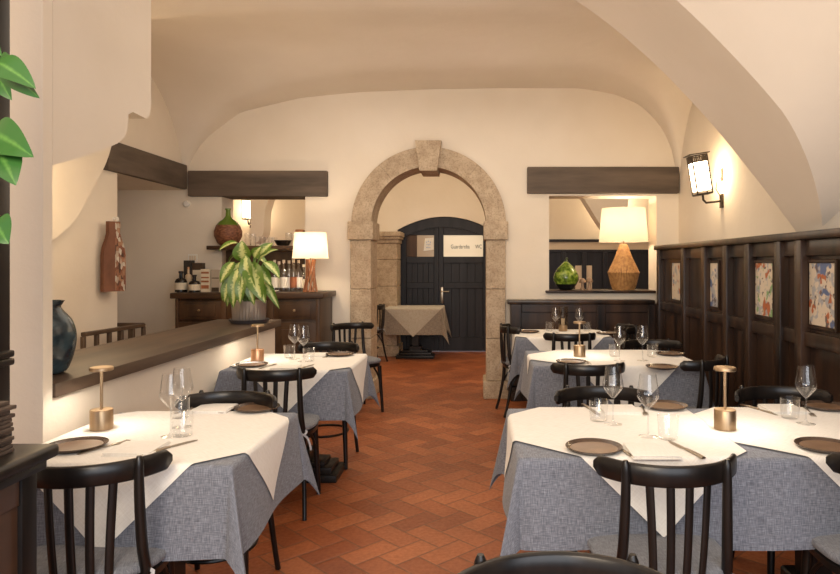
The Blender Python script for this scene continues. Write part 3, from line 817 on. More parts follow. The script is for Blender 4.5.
putp('tumbler', 668, 440.5, 0, 'clear water glass right of the nearest wine glass on the ' + T3)
putp('plate', 665, 408.5, 0, 'brown stoneware plate at the far seat of the ' + T3)
putp('napkin', 619, 411.5, 0, 'folded white napkin at the far seat of the ' + T3)
putp('knife', 591, 411, 190, 'steel knife at the far seat of the ' + T3)
putp('fork', 644, 412, 172, 'steel fork at the far seat of the ' + T3)
putp('lamp', 725, 430, 0, 'small brass table lamp where the two right foreground tables meet')
T4 = 'table at the right frame edge'
putp('plate', 825, 449.5, 0, 'brown stoneware plate at the near seat of the ' + T4)
putp('plate', 826, 409, 0, 'brown stoneware plate at the far seat of the ' + T4)
putp('napkin', 783, 411, 0, 'folded white napkin at the far seat of the ' + T4)
putp('knife', 759, 411, 200, 'steel knife at the far seat of the ' + T4)
putp('fork', 809, 413, 165, 'steel fork at the far seat of the ' + T4)
putp('tumbler', 790, 419.5, 0, 'clear water glass on the ' + T4)
putp('wine', 806, 424.5, 0, 'wine glass on the ' + T4)
putp('fork', 853, 450, 10, 'steel fork at the near seat of the ' + T4)
T5 = 'middle right table'
putp('plate', 571, 363.5, 0, 'brown stoneware plate at the near left seat of the ' + T5)
putp('fork', 587.5, 363.5, -4, 'steel fork at the near left seat of the ' + T5)
putp('napkin', 603, 365.5, 0, 'folded white napkin at the near left seat of the ' + T5)
putp('wine', 619.5, 361.5, 0, 'left wine glass on the ' + T5)
putp('wine', 642.5, 361, 0, 'right wine glass on the ' + T5)
putp('tumbler', 614.5, 357, 0, 'clear water glass left of the wine glasses on the ' + T5)
putp('tumbler', 652.5, 357.5, 0, 'clear water glass right of the wine glasses on the ' + T5)
putp('plate', 662, 369, 0, 'brown stoneware plate nearest the cornerwise chair on the ' + T5)
putp('plate', 670, 355.5, 0, 'brown stoneware plate at the far seat of the ' + T5)
putp('lamp', 579.5, 357, 0, 'small brass table lamp on the ' + T5)
T6 = 'back right table'
putp('wine', 555.5, 333, 0, 'left wine glass on the ' + T6)
putp('wine', 579.5, 333.5, 0, 'right wine glass on the ' + T6)
putp('tumbler', 549.5, 331.5, 0, 'clear water glass left of the candle holder on the ' + T6)
putp('tumbler', 587, 331.5, 0, 'clear water glass right of the candle holder on the ' + T6)
putp('plate', 529, 333, 0, 'brown stoneware plate at the left end of the ' + T6)
putp('plate', 607, 334.5, 0, 'brown stoneware plate at the right end of the ' + T6)
# storm candle holder: glass cylinder on a brass base
X, Y = px(563, 331.5)
ch = empty('candle_holder', (X, Y, ZT))
MB().lathe([(0, 0), (.040, 0), (.042, .003), (.042, .06), (0, .06)], seg=32).build('base', M['brass'], ch)
MB().lathe([(.046, .058), (.046, .235)], seg=32).build('glass_chimney', M['ribbed'], ch)
MB().lathe([(0, .06), (.018, .06), (.018, .12), (0, .12)], seg=16).build('candle', M['cream'], ch)
tag(ch, 'brass based candle holder with a ribbed glass cylinder on the back right table', 'candle holder')
# the lamp of the second left table has a copper base
for o in col.objects:
    if o.get('label', '').startswith('small copper toned'):
        for c_ in o.children:
            if c_.name.startswith('base'):
                c_.data = c_.data.copy(); c_.data.materials[0] = M['copper']

# ------------------------------------------------------------------ prints on the wainscot
RUST, BLUE, GREY, INK, GRN = (.42, .12, .04), (.10, .14, .27), (.36, .36, .38), (.12, .09, .09), (.22, .36, .16)
arts = [('abstract print with a blue figure and rust shapes, nearest the right frame edge', [(GREY, 18, .55, .60), (RUST, 16, .60, .63), (BLUE, 9, .60, .63), (INK, 30, .62, .66)], 3.535),
        ('abstract print with rust patch and green specks, second from the right', [(GREY, 18, .53, .59), (RUST, 11, .61, .64), (GRN, 20, .61, .65), (INK, 28, .62, .66)], 4.25),
        ('pale blue grey abstract print, third from the right on the wainscot', [(GREY, 12, .50, .58), (BLUE, 10, .59, .64), (INK, 25, .62, .66)], 5.19),
        ('pale brownish abstract print nearest the back wall on the wainscot', [(GREY, 10, .54, .62), (RUST, 13, .62, .68), (BLUE, 11, .65, .7)], 6.13)]
for k, (lab, acc, y) in enumerate(arts):
    r = empty('wall_print', (XP, y, 1.06))
    MB().b2(-.009, 0, -.135, .135, 0, .34, .002).build('sheet', art('print_paint', 3 + 2.37 * k, acc), r, smooth=False)
    f = MB()
    for s in (-1, 1): f.b2(-.016, 0, s * .135, s * .155, -.02, .36, .003)
    f.b2(-.016, 0, -.135, .135, -.02, 0, .003); f.b2(-.016, 0, -.135, .135, .34, .36, .003)
    f.build('frame', M['panel'], r, smooth=False)
    tag(r, lab, 'picture', 'abstract prints set in the wainscot panels')
for k, x in enumerate((1.52, 1.68)):
    r = MB().b2(x, x + .10, YD - .075, YD - .058, .95, 1.36, .002).build('wall_print', M['cream'], smooth=False); recenter(r)
    tag(r, ('left', 'right')[k] + ' narrow pale print seen through the right opening behind the rattan lamp', 'picture', 'pale prints in the far room')

# ------------------------------------------------------------------ lamps on sill and sideboard
p = at(623.5, 291, 7.04)
lp = empty('rattan_lamp', (p.x, 7.04, 1.115))
fz = [(.085, 0), (.115, .0), (.135, .05), (.165, .175), (.17, .185), (.163, .195), (.10, .33), (.045, .475), (.03, .49), (0, .49)]
wv = MB().lathe([(0, 0)] + fz, seg=48).build('woven_body', None, lp, angle=25)
m_, nt_, b_ = new_mat('woven rattan'); v_ = coords(nt_); wvx = N(nt_, 'ShaderNodeTexWave', wave_type='BANDS', bands_direction='Z'); wvx.inputs['Scale'].default_value = 1
tcx = N(nt_, 'ShaderNodeTexCoord'); spx = N(nt_, 'ShaderNodeSeparateXYZ'); L(nt_, tcx.outputs['Object'], spx.inputs[0])
at2 = N(nt_, 'ShaderNodeMath', operation='ARCTAN2'); L(nt_, spx.outputs[1], at2.inputs[0]); L(nt_, spx.outputs[0], at2.inputs[1])
ml2 = N(nt_, 'ShaderNodeMath', operation='MULTIPLY'); L(nt_, at2.outputs[0], ml2.inputs[0]); ml2.inputs[1].default_value = 60
sn2 = N(nt_, 'ShaderNodeMath', operation='SINE'); L(nt_, ml2.outputs[0], sn2.inputs[0])
nz2 = noise(nt_, v_, 30, 3); ad2 = N(nt_, 'ShaderNodeMath', operation='MULTIPLY_ADD'); L(nt_, sn2.outputs[0], ad2.inputs[0]); ad2.inputs[1].default_value = .25; L(nt_, nz2, ad2.inputs[2])
L(nt_, ramp(nt_, ad2.outputs[0], [(.25, (.20, .085, .025)), (.7, (.55, .29, .10))]), b_.inputs['Base Color']); b_.inputs['Roughness'].default_value = .7; bump(nt_, b_, ad2.outputs[0], .4, .005)
wv.data.materials.append(m_)
MB().tube([(0, 0, .485), (0, 0, .57)], .008, 10).build('neck', M['brass'], lp)
MB().lathe([(.258, .51), (.228, .865)], seg=56).build('lamp_shade', M['shade'], lp)
sp_ = MB(); sp_.tube([(-.228, 0, .85), (.228, 0, .85)], .003, 6); sp_.tube([(0, 0, .56), (0, 0, .85)], .004, 6); sp_.build('shade_carrier', M['brass'], lp)
light('bulb', 'POINT', (0, 0, .70), 10, (1, .79, .55), lp, shadow_soft_size=.05)
tag(lp, 'big lit table lamp with woven rattan diamond body and cream shade on the sill', 'lamp')

p = at(310.5, 292, 6.42)
lp = empty('stick_lamp', (p.x, 6.42, 1.12))
for k in range(8):
    a = 2 * pi * k / 8; r0, r1 = .062 + .012 * sin(k * 7), .048 + .015 * cos(k * 5)
    a1 = a + 1.4
    MB().tube([(r0 * cos(a), r0 * sin(a), 0), (.040 * cos(a + .7), .040 * sin(a + .7), .15), (r1 * cos(a1), r1 * sin(a1), .315)], .0095, 8).build('stick', M['copperwood'] if 'copperwood' in M else M.setdefault('copperwood', noisy('reddish stick wood', (.25, .09, .035), (.48, .20, .085), 12, .5, (1, 1, .2))), lp)
MB().lathe([(0, 0), (.045, 0), (.045, .012), (0, .012)], seg=24).build('base', M['copperwood'], lp)
MB().tube([(0, 0, .012), (0, 0, .40)], .007, 8).build('stem', M['brass'], lp)
MB().lathe([(.172, .325), (.150, .575)], seg=48).build('lamp_shade', M['shade'], lp)
sp_ = MB(); sp_.tube([(-.15, 0, .56), (.15, 0, .56)], .003, 6); sp_.tube([(0, 0, .40), (0, 0, .56)], .003, 6); sp_.build('shade_carrier', M['brass'], lp)
light('bulb', 'POINT', (0, 0, .45), 8, (1, .79, .55), lp, shadow_soft_size=.04)
tag(lp, 'lit table lamp on the sideboard with a bundle of reddish sticks as foot', 'lamp')

# ------------------------------------------------------------------ sideboard
SX0, SX1, SY0, SY1, SZ = -2.93, -1.47, 6.28, 6.845, 1.095
sb = empty('sideboard', ((SX0 + SX1) / 2, (SY0 + SY1) / 2, 0)); ox, oy = sb.location.x, sb.location.y
def S(x0, x1, y0, y1, z0, z1, nm, mat='walnut', bev=.005, par=None):
    return MB().b2(x0 - ox, x1 - ox, y0 - oy, y1 - oy, z0, z1, bev, 2).build(nm, M[mat], par or sb)
S(SX0 + .04, SX1 - .04, SY0 + .04, SY1, .06, SZ - .03, 'body')
S(SX0, SX1, SY0 - .01, SY1, SZ - .035, SZ + .02, 'top', 'walnutH', .01)
S(SX0 + .02, SX1 - .02, SY0 + .02, SY1, 0, .09, 'plinth')
wd = (SX1 - SX0 - .10) / 3
for k in range(3):
    x0 = SX0 + .05 + k * wd + .025; x1 = x0 + wd - .05
    d = S(x0, x1, SY0 + .018, SY0 + .05, SZ - .235, SZ - .06, 'drawer')
    S(x0 + .05, x1 - .05, SY0 + .008, SY0 + .03, SZ - .205, SZ - .09, 'panel', par=d)
    MB().lathe([(0, -.0), (.008, 0), (.007, .012), (.014, .018), (.012, .026), (0, .029)], ((x0 + x1) / 2 - ox, SY0 + .009 - oy, SZ - .147), 14, Matrix.Rotation(pi / 2, 3, 'X')).build('knob', M['brass'], d)
    d = S(x0, x1, SY0 + .018, SY0 + .05, .12, SZ - .26, 'cupboard_door')
    S(x0 + .07, x1 - .07, SY0 + .006, SY0 + .03, .19, SZ - .33, 'panel', par=d)
    MB().lathe([(0, 0), (.008, 0), (.007, .012), (.014, .018), (.012, .026), (0, .029)], (x1 - .04 - ox, SY0 + .019 - oy, .55), 14, Matrix.Rotation(pi / 2, 3, 'X')).build('knob', M['brass'], d)
for k in range(4):
    x = SX0 + .05 + k * wd
    S(x - .025 + (.02 if k == 0 else 0), x + .025 - (.02 if k == 3 else 0), SY0 + .005, SY0 + .05, .09, SZ - .03, 'stile')
tag(sb, 'walnut sideboard with drawers and panelled doors below the left opening', 'sideboard')
ZS = SZ + .021

def bottle(x, y, z, h, rad, glass, lab, label, cap='ink', style=0, group=None):
    r = empty('bottle', (x, y, z))
    if style == 0: pr = [(0, 0), (rad, 0), (rad, h * .58), (rad * .9, h * .64), (rad * .36, h * .74), (rad * .34, h * .93)]
    elif style == 1: pr = [(0, 0), (rad, 0), (rad * 1.02, h * .5), (rad * .8, h * .62), (rad * .3, h * .68), (rad * .3, h * .9)]
    else: pr = [(0, 0), (rad, .0), (rad, h * .66), (rad * .4, h * .72), (rad * .38, h * .9)]
    MB().lathe(pr, seg=24).build('body', glass, r)
    MB().lathe([(0, h * .9), (rad * .4, h * .9), (rad * .4, h), (0, h)], seg=16).build('stopper', M[cap], r)
    if lab: MB().lathe([(rad + .0012, h * .12), (rad + .0012, h * .45)], seg=24).build('label', lab, r)
    return tag(r, label, 'bottle', group)
labW = plain('paper label', (.62, .54, .42), .7); labB = plain('white label', (.75, .70, .62), .7); labR = plain('rust label', (.30, .10, .04), .7)
dk = plain('dark bottle glass', (.012, .010, .008), .1); clr = M['bottleclear'] = glass_mat('bottle glass', (.86, .84, .80), 1.5, .10)
amber = plain('amber bottle', (.16, .055, .015), .12)
def sidex(px_, y): return (px_ - VX) * y / F
GB = 'bottles on the sideboard'
bottle(sidex(181, 6.45), 6.45, ZS, .205, .056, dk, labW, 'squat black bottle with pale square label at the left end of the sideboard', 'ink', 1, GB)
bottle(sidex(194.5, 6.42), 6.42, ZS, .17, .052, dk, labW, 'round dark bottle with cream label in front of the boxes on the sideboard', 'ink', 1, GB)
bottle(sidex(188.5, 6.56), 6.56, ZS + .0, .245, .03, plain('cream glaze', (.55, .42, .28), .4), None, 'slim cream bottle between the two dark bottles on the sideboard', 'copper', 2, GB)
for q, (xx, h, g, lb, lab) in enumerate(((274.5, .315, clr, labB, 'clear bottle with white label leftmost of the row right of the plant'), (279.0, .30, clr, labW, 'clear slim bottle second of the row right of the plant'), (283.8, .315, clr, labB, 'clear bottle third of the row right of the plant'),
                                         (289.0, .31, clr, labB, 'clear bottle with white label fourth of the row right of the plant'), (293.5, .32, clr, labR, 'clear bottle with rust coloured label in the row beside the stick lamp'), (298.5, .315, clr, labB, 'clear bottle last of the row, touching the stick lamp light'))):
    bottle(sidex(xx, 6.60 + .03 * (q % 2)), 6.60 + .03 * (q % 2), ZS, h, .034, g, lb, lab, 'cream', 0, GB)
for q, (xx, h, lb, lab) in enumerate(((229.5, .29, labB, 'clear bottle left of the plant leaves on the sideboard'), (236.5, .28, labW, 'clear bottle half hidden behind the left plant leaves'), (242.5, .25, labR, 'short bottle with rust label behind the plant stems'), (267, .27, labW, 'clear bottle behind the large right plant leaf'), (303.5, .27, labW, 'clear bottle directly behind the stick lamp foot'))):
    bottle(sidex(xx, 6.66), 6.66, ZS, h, .034, clr, lb, lab, 'cream', 0, GB)
def carton(x0p, x1p, y, h, mat, label, d=.09, stripes=None):
    x0, x1 = sidex(x0p, y), sidex(x1p, y)
    r = empty('bottle_carton', ((x0 + x1) / 2, y + d / 2, ZS)); w = (x1 - x0) / 2
    MB().b2(-w, w, -d / 2, d / 2, 0, h, .002).build('box', mat, r, smooth=False)
    if stripes:
        for (a, c, mm) in stripes: MB().b2(-w * .85, w * .85, -d / 2 - .0015, -d / 2 + .001, h * a, h * c).build('printed_band', mm, r, smooth=False)
    tag(r, label, 'box', 'gift cartons on the sideboard'); return r
carton(183.5, 191, 6.62, .31, plain('black carton', (.03, .026, .022), .5), 'tall black carton standing behind the cream bottle on the sideboard')
carton(192, 202, 6.64, .285, plain('umber carton', (.06, .035, .02), .5), 'dark brown carton behind the round bottle on the sideboard', .08, [(.3, .75, labW)])
carton(200.5, 209.5, 6.44, .225, labW, 'cream carton with rust printed bands right of the dark bottles', .08, [(.15, .3, labR), (.42, .5, labR), (.6, .66, labR), (.8, .88, labR)])
carton(211, 219.5, 6.46, .22, plain('grey carton', (.38, .32, .26), .6), 'plain greyish carton with a dark edge on the sideboard', .05, [(.02, .2, M['iron']), (.6, .64, M['iron'])])
carton(220.5, 226.5, 6.48, .225, labB, 'narrow white carton next to the plant leaves on the sideboard', .05)
tag(recenter(MB().lathe([(0, .006), (.05, .005), (.10, .014), (.105, .018), (.05, .001), (0, 0)], (sidex(268, 6.38), 6.38, ZS), 32).build('serving_dish', M['white'])), 'low white dish on the sideboard behind the big plant leaf', 'dish')

# shelf in the left opening: demijohn, glasses, bowl, wooden box
ZH = 1.5755
p = at(228.5, 247, 6.80)
dj = empty('demijohn', (p.x, 6.79, ZH))
MB().lathe([(0, 0), (.07, 0), (.105, .03), (.137, .10), (.138, .15), (.115, .215)], seg=40).build('wicker_body', noisy('red brown wicker', (.07, .018, .008), (.28, .11, .05), 38, .6, (1, 1, 1.5), .6, .01), dj)
MB().lathe([(.118, .21), (.092, .245), (.05, .275), (.026, .305), (.022, .365), (.030, .368), (.030, .385), (.02, .386)], seg=40).build('glass_neck', M['greenglass'], dj)
tag(dj, 'wicker covered demijohn with green glass neck at the left end of the shelf', 'demijohn')
gl0 = None
for q, (xx, yy, h, lab) in enumerate(((248, 6.82, .13, 'tall glass at the left end of the shelf row beside the demijohn'), (253, 6.74, .12, 'tall glass second from the demijohn on the shelf'), (258, 6.83, .10, 'tumbler third from the demijohn on the shelf'), (262.5, 6.74, .09, 'tumbler fourth from the demijohn on the shelf'),
                                   (267, 6.83, .09, 'tumbler fifth from the demijohn on the shelf'), (271, 6.74, .09, 'tumbler touching the dark bowl on the shelf, in front'), (274, 6.86, .09, 'tumbler behind the dark bowl on the shelf'), (288.5, 6.86, .14, 'stem like tall glass behind the bowl on the shelf'), (294, 6.83, .13, 'tall glass at the right end of the shelf'))):
    g = gl0 if gl0 is None else gl0.copy()
    if g is None:
        g = gl0 = MB().lathe([(0, .003), (.026, .003), (.031, .01), (.034, .1), (.0348, .1)], seg=24).build('bar_glass', M['glass'], angle=60)
    else: col.objects.link(g)
    g.location = (sidex(xx, yy), yy, ZH); g.scale = (1, 1, h / .1)
    tag(g, lab, 'glass', 'glasses on the bar shelf')
tag(recenter(MB().lathe([(0, .006), (.05, .008), (.085, .055), (.088, .056), (.06, .006), (.04, 0), (0, 0)], (sidex(283, 6.75), 6.75, ZH), 32).build('bowl', M['wood'])), 'dark bowl on the bar shelf near the stick lamp', 'bowl')
tag(recenter(MB().b2(sidex(295.5, 6.9), sidex(303, 6.9), 6.88, 6.98, ZH, ZH + .175, .006).build('wooden_box', M['copperwood'])), 'small reddish wooden box at the right end of the bar shelf', 'box')
# small wall fittings
tag(recenter(MB().lathe([(0, 0), (.035, 0), (.035, .012), (.026, .026), (0, .028)], at(187, 204, YB), 24, Matrix.Rotation(pi / 2, 3, 'X')).build('alarm_sensor', M['white'])), 'round white sensor on the wall below the left beam corner', 'sensor')
sw = empty('light_switch', at(193, 258, YB - .001)); MB().b2(-.05, .05, -.009, 0, -.04, .04, .003).build('plate', M['white'], sw)
for q in (-.025, 0, .025): MB().b2(q - .010, q + .010, -.013, -.008, -.025, .025, .002).build('rocker', M['cream'], sw)
tag(sw, 'white switch plate on the wall above the sideboard cartons', 'switch')

# ------------------------------------------------------------------ plants
def leaf(m, base, tip, width, sag=.15, up=(0, 0, 1), twist=0, fold=.18, n=11, heart=False):
    base, tip = Vector(base), Vector(tip); d = tip - base; ln = d.length; t = d.normalized()
    up = Vector(up); sd = t.cross(up)
    if sd.length < .05: sd = Vector((1, 0, 0))
    sd = (Matrix.Rotation(twist, 3, t) @ sd.normalized()); nm = sd.cross(t)
    def prof(v):
        if heart: return max(0, sin(pi * min(1, v * 1.0 + .0) ** .55) ** .8) if v > 0 else .25
        return sin(pi * v ** .75) ** .8 if 0 < v < 1 else 0.01
    us = [-1, -.6, -.25, 0, .25, .6, 1]
    def f(u, v):
        w = width * .5 * prof(v)
        c = base + d * v + nm * (sag * ln * 4 * v * (1 - v)) + Vector((0, 0, -.10 * ln * v * v))
        return c + sd * (u * w) + nm * (abs(u) * w * fold * 2 + .04 * w * sin(9 * v + u))
    m.grid(f, us, lin(0, 1, n), uvs=lambda u, v: (u, v))
def P(x, y, Y): return at(x, y, Y)
PY = 5.04
pp = at(249, 320, PY); pt = empty('potted_plant', (pp.x, PY, .9435)); inv = -Vector(pt.location)
ZP = .929
pm, pnt, pb = new_mat('ribbed metal pot')
pb.inputs['Base Color'].default_value = (.46, .41, .37, 1); pb.inputs['Metallic'].default_value = .75; pb.inputs['Roughness'].default_value = .38
po = MB(); prf = []
seg = 64
rings = []
for (r, z) in ((.108, .012), (.118, .03), (.126, .165), (.128, .17), (.122, .17), (.118, .14)):
    rings.append([po.bm.verts.new(((r + (.003 * cos(k * pi)) * (1 if z < .166 else 0)) * cos(2 * pi * k / seg), (r + .003 * cos(k * pi) * (1 if z < .166 else 0)) * sin(2 * pi * k / seg), z)) for k in range(seg)])
for a, b in zip(rings, rings[1:]):
    for k in range(seg): po.bm.faces.new((a[k], a[(k + 1) % seg], b[(k + 1) % seg], b[k]))
po.bm.faces.new(rings[0][::-1])
po.build('pot', pm, pt)
MB().lathe([(0, .004), (.125, .006), (.145, .028), (.15, .03), (.148, .024), (.13, 0), (0, 0)], seg=48).build('saucer', plain('dark saucer', (.05, .045, .05), .4), pt)
MB().lathe([(0, .148), (.119, .142)], seg=32).build('soil', noisy('soil', (.02, .012, .008), (.06, .04, .025), 60, .95), pt)
stm = MB(); lf = MB()
root = Vector((0, 0, .14))
# (attach pixel, tip pixel, depth offset of attach, of tip, width)
LV = [((238, 243), (217, 250), -.02, -.08, .085), ((244, 262), (242, 236), -.06, -.10, .135), ((258, 262), (280, 246), .03, .08, .10), ((250, 262), (263, 300), -.10, -.17, .15),
      ((240, 262), (226, 306), -.06, -.10, .11), ((236, 272), (221, 300), .02, .05, .09), ((262, 275), (281, 308), .02, .0, .07), ((246, 255), (250, 296), -.12, -.13, .10),
      ((238, 268), (233, 308), -.14, -.16, .10), ((256, 258), (270, 268), .10, .16, .10), ((242, 252), (228, 262), .10, .16, .10), ((234, 262), (219, 283), -.08, -.13, .085), ((260, 255), (274, 240), .0, .02, .08), ((264, 262), (281, 278), -.04, -.07, .09), ((243, 275), (240, 304), -.16, -.19, .085), ((230, 280), (224, 302), -.10, -.12, .08), ((254, 258), (262, 244), -.08, -.12, .08), ((258, 280), (266, 303), -.12, -.16, .085), ((247, 270), (255, 305), -.13, -.15, .09), ((252, 268), (273, 285), -.05, -.10, .12)]
for q, (a, t, da_, dt_, w) in enumerate(LV):
    A = at(a[0], a[1], PY + da_) + inv; T_ = at(t[0], t[1], PY + dt_) + inv
    leaf(lf, A, A.lerp(T_, .92), w * 1.02, .10, (0, -1, .35) if abs(T_.z - A.z) > abs(T_.x - A.x) else (0, -.45, 1), 0, .16)
    s0 = root + Vector((.03 * sin(q * 2.1), .03 * cos(q * 1.7), 0))
    mid = s0.lerp(A, .55) + Vector((0, 0, .03))
    stm.tube(cr([tuple(s0), tuple(mid), tuple(A)], 5), .0055, 6)
stm.build('stems', M['stem'], pt); lf.build('foliage', M['dieff'], pt, angle=80)
tag(pt, 'potted plant with variegated leaves in a ribbed metal pot on the ledge end', 'plant')

# pothos hanging at the top left, its pot standing on the dresser out of view
hp = empty('hanging_pothos', (-1.12, 1.40, 2.22))
def q_(x, y, Y=1.40): return at(x, y, Y) - Vector((-1.12, 1.40, 2.22))
lf = MB(); st = MB()
for (a, t, w, da_, dt_, tw) in (((0, 60), (40, 92), .062, 0, -.03, .6), ((-4, 62), (36, 84), .060, -.04, -.05, -.2), ((-8, 66), (12, 96), .06, .02, 0, .2), ((-8, 132), (34, 151), .082, -.02, -.06, .1), ((-2, 150), (16, 181), .075, -.03, -.06, -.3), ((-6, 222), (9, 241), .07, 0, -.02, 0), ((-30, 190), (-12, 214), .08, .02, .0, 0), ((-25, 40), (2, 52), .07, .02, .0, 0)):
    leaf(lf, q_(*a, 1.40 + da_), q_(*t, 1.40 + dt_), w, .05, (0, -1, .4), tw, .10, 13, heart=True)
st.tube(cr([tuple(q_(-20, -60)), tuple(q_(-10, 20)), tuple(q_(-4, 62)), tuple(q_(-10, 130)), tuple(q_(-6, 160)), tuple(q_(-14, 200)), tuple(q_(-6, 224))], 6), .0035, 6)
st.build('vine', M['stem'], hp); lf.build('foliage', M['pothos'], hp, angle=80)
MB().lathe([(0, 0), (.06, 0), (.085, .14), (.088, .145), (.08, .145), (.07, .1), (0, .1)], tuple(q_(-20, -60) + Vector((-.02, 0, -.08))), 28).build('pot', plain('clay pot', (.3, .14, .08), .8), hp)
tag(hp, 'trailing pothos with green heart shaped leaves hanging down at the top left', 'plant')

# ------------------------------------------------------------------ dresser at the left edge
CX1, CY0, CY1, CZ = -1.08, .55, 1.62, .945
db = empty('dresser', (-1.35, 1.1, 0)); ox, oy = -1.35, 1.1
def D(x0, x1, y0, y1, z0, z1, nm, mat='cabwood', bev=.005, par=None, seg=2):
    return MB().b2(x0 - ox, x1 - ox, y0 - oy, y1 - oy, z0, z1, bev, seg).build(nm, M[mat], par or db)
D(-1.62, CX1 - .012, CY0, CY1 - .012, .08, CZ - .03, 'body')
D(-1.62, CX1 + .012, CY0, CY1 + .01, 0, .09, 'plinth', 'wood')
# moulded top: overhang with a rounded nose
tp = MB(); tp.b2(-1.64 - ox, CX1 + .035 - ox, CY0 - .03 - oy, CY1 + .035 - oy, CZ - .028, CZ + .005, .0155, 4); tp.b2(-1.63 - ox, CX1 + .014 - ox, CY0 - .01 - oy, CY1 + .016 - oy, CZ - .055, CZ - .026, .008, 2)
tp.build('moulded_top', M['wood'], db, angle=50)
for (y0, y1) in ((CY1 - .055, CY1), (CY0, CY0 + .06)): D(CX1 - .035, CX1, y0, y1, .09, CZ - .05, 'corner_post', 'wood', .008)
D(CX1 - .03, CX1 - .006, CY0 + .06, CY1 - .055, CZ - .12, CZ - .05, 'top_rail', 'cabwood')
D(CX1 - .03, CX1 - .006, CY0 + .06, CY1 - .055, .09, .17, 'bottom_rail', 'cabwood')
# upper post of the dresser with its turned mouldings
ps = MB(); yc = 1.612; xc = -1.194
ps.b2(xc - .031 - ox, xc + .031 - ox, yc - .031 - oy, yc + .031 - oy, CZ + .004, 2.45, .006, 2)
for z in (1.155, 1.175): ps.b2(xc - .039 - ox, xc + .039 - ox, yc - .036 - oy, yc + .036 - oy, z - .009, z + .009, .006, 2)
ps.b2(xc - .035 - ox, xc + .035 - ox, yc - .034 - oy, yc + .034 - oy, CZ + .004, CZ + .05, .008, 2)
ps.build('upper_post', M['wood'], db, angle=50)
D(-1.62, -1.19, 1.60, 1.63, CZ + .004, 2.45, 'back_panel', 'wood')
D(-1.64, -1.10, 1.38, 1.65, 2.45, 2.50, 'crown', 'wood', .01)
tag(db, 'dark wooden dresser with a moulded top at the left edge, right in front', 'dresser')
for k in range(12):
    m = MB(); m.box((0, 0, .005), (.20, .15, .0098), .003, None, 2); 
    o = m.build('menu', noisy('menu cover', (.05, .032, .024), (.11, .075, .055), 20, .6) if k == 0 else bpy.data.materials['menu cover'])
    o.location = (-1.206 + .006 * sin(k * 2.7), 1.497 + .004 * cos(k * 3.1), CZ + .0055 + k * .0102); o.rotation_euler = (0, 0, R(2.5 * sin(k * 1.9)))
    tag(o, 'brown menu cover in the stack on the dresser at the left edge', 'menu', 'stacked brown menus on the dresser')

# ------------------------------------------------------------------ things beyond the low wall
vz_ = at(57, 375, 2.74)
va = empty('vase', (-1.775, 2.72, .9435))
MB().lathe([(0, 0), (.05, 0)] + cr([(.052, .0), (.075, .02), (.098, .09), (.104, .16), (.088, .22), (.05, .27), (.055, .29), (.062, .302)], 5) + [(.056, .302), (.046, .28)], seg=56).build('body', noisy('dark glazed ceramic', (.008, .012, .018), (.05, .085, .10), 16, .18, detail=5, bmp=.4, bdist=.006), va)
tag(va, 'dark blue green glazed vase on the ledge behind the white pier', 'vase')
# stair railing
rl = empty('stair_railing', (-2.93, 5.3, 0)); c0 = Vector((-2.93, 5.3, 0))
A, B, C_ = Vector((-2.955, 4.94, .86)), Vector((-2.88, 5.68, .87)), Vector((-3.20, 5.68, .87))
def rail(a, b, w, h, nm):
    d = (b - a); mid = (a + b) / 2 - c0; ang = math.atan2(d.y, d.x)
    MB().box(mid, (d.length, w, h), .004, Matrix.Rotation(ang, 3, 'Z')).build(nm, M['railwood'], rl)
rail(A, B, .045, .03, 'handrail'); rail(B, C_, .045, .03, 'handrail')
dz = Vector((0, 0, -.20)); rail(A + dz, B + dz, .03, .03, 'lower_rail'); rail(B + dz, C_ + dz, .03, .03, 'lower_rail')
for k in range(6):
    p = A.lerp(B, k / 5) - c0; MB().b2(p.x - .014, p.x + .014, p.y - .016, p.y + .016, 0, .85, .003).build('baluster', M['railwood'], rl)
for k in (1, 2, 3):
    p = B.lerp(C_, k / 3.0) - c0; MB().b2(p.x - .018, p.x + .018, p.y - .018, p.y + .018, 0, .84, .003).build('baluster', M['railwood'], rl)
tag(rl, 'small wooden stair railing beyond the low wall, by the recess', 'railing')
# bottle shaped board
ba = empty('bottle_board', (XL + .085, 5.36, at(114, 291, 5.43).z), -R(28)); ba.scale = (1, .62, .96)
ol = [(.0, 0), (.150, 0), (.155, .02), (.155, .30), (.140, .37), (.096, .45), (.080, .49), (.080, .59), (0, .59)]
def half(sg, th): return [(sg * u, v) for u, v in ol]
MB().prism(half(-1, 0), 'x', -.015, .03).build('smooth_half', noisy('terracotta board', (.12, .046, .024), (.20, .080, .042), 6, .7), ba, smooth=False)
m_, nt_, b_ = new_mat('carved collage'); vr = N(nt_, 'ShaderNodeTexVoronoi'); vr.inputs['Scale'].default_value = 34; L(nt_, coords(nt_, (1, 1, .7)), vr.inputs['Vector'])
sx_ = N(nt_, 'ShaderNodeSeparateColor'); L(nt_, vr.outputs['Color'], sx_.inputs[0])
L(nt_, ramp(nt_, sx_.outputs[0], [(.0, (.05, .02, .012)), (.35, (.22, .07, .03)), (.7, (.30, .16, .09)), (.95, (.5, .45, .38))]), b_.inputs['Base Color']); bump(nt_, b_, vr.outputs['Distance'], .8, .01)
MB().prism(half(1, 0)[::-1], 'x', -.015, .022).build('carved_half', m_, ba, smooth=False)
tag(ba, 'bottle shaped board, half terracotta and half carved collage, on the left wall', 'wall art')
hk = tag(recenter(MB().lathe([(0, 0), (.018, 0), (.014, .02), (.02, .03), (0, .034)], (XL, 5.53, at(119, 219, 5.53).z), 16, Matrix.Rotation(pi / 2, 3, 'Y')).build('wall_hook', M['white'])), 'small white hook on the left wall just above the bottle board', 'hook')

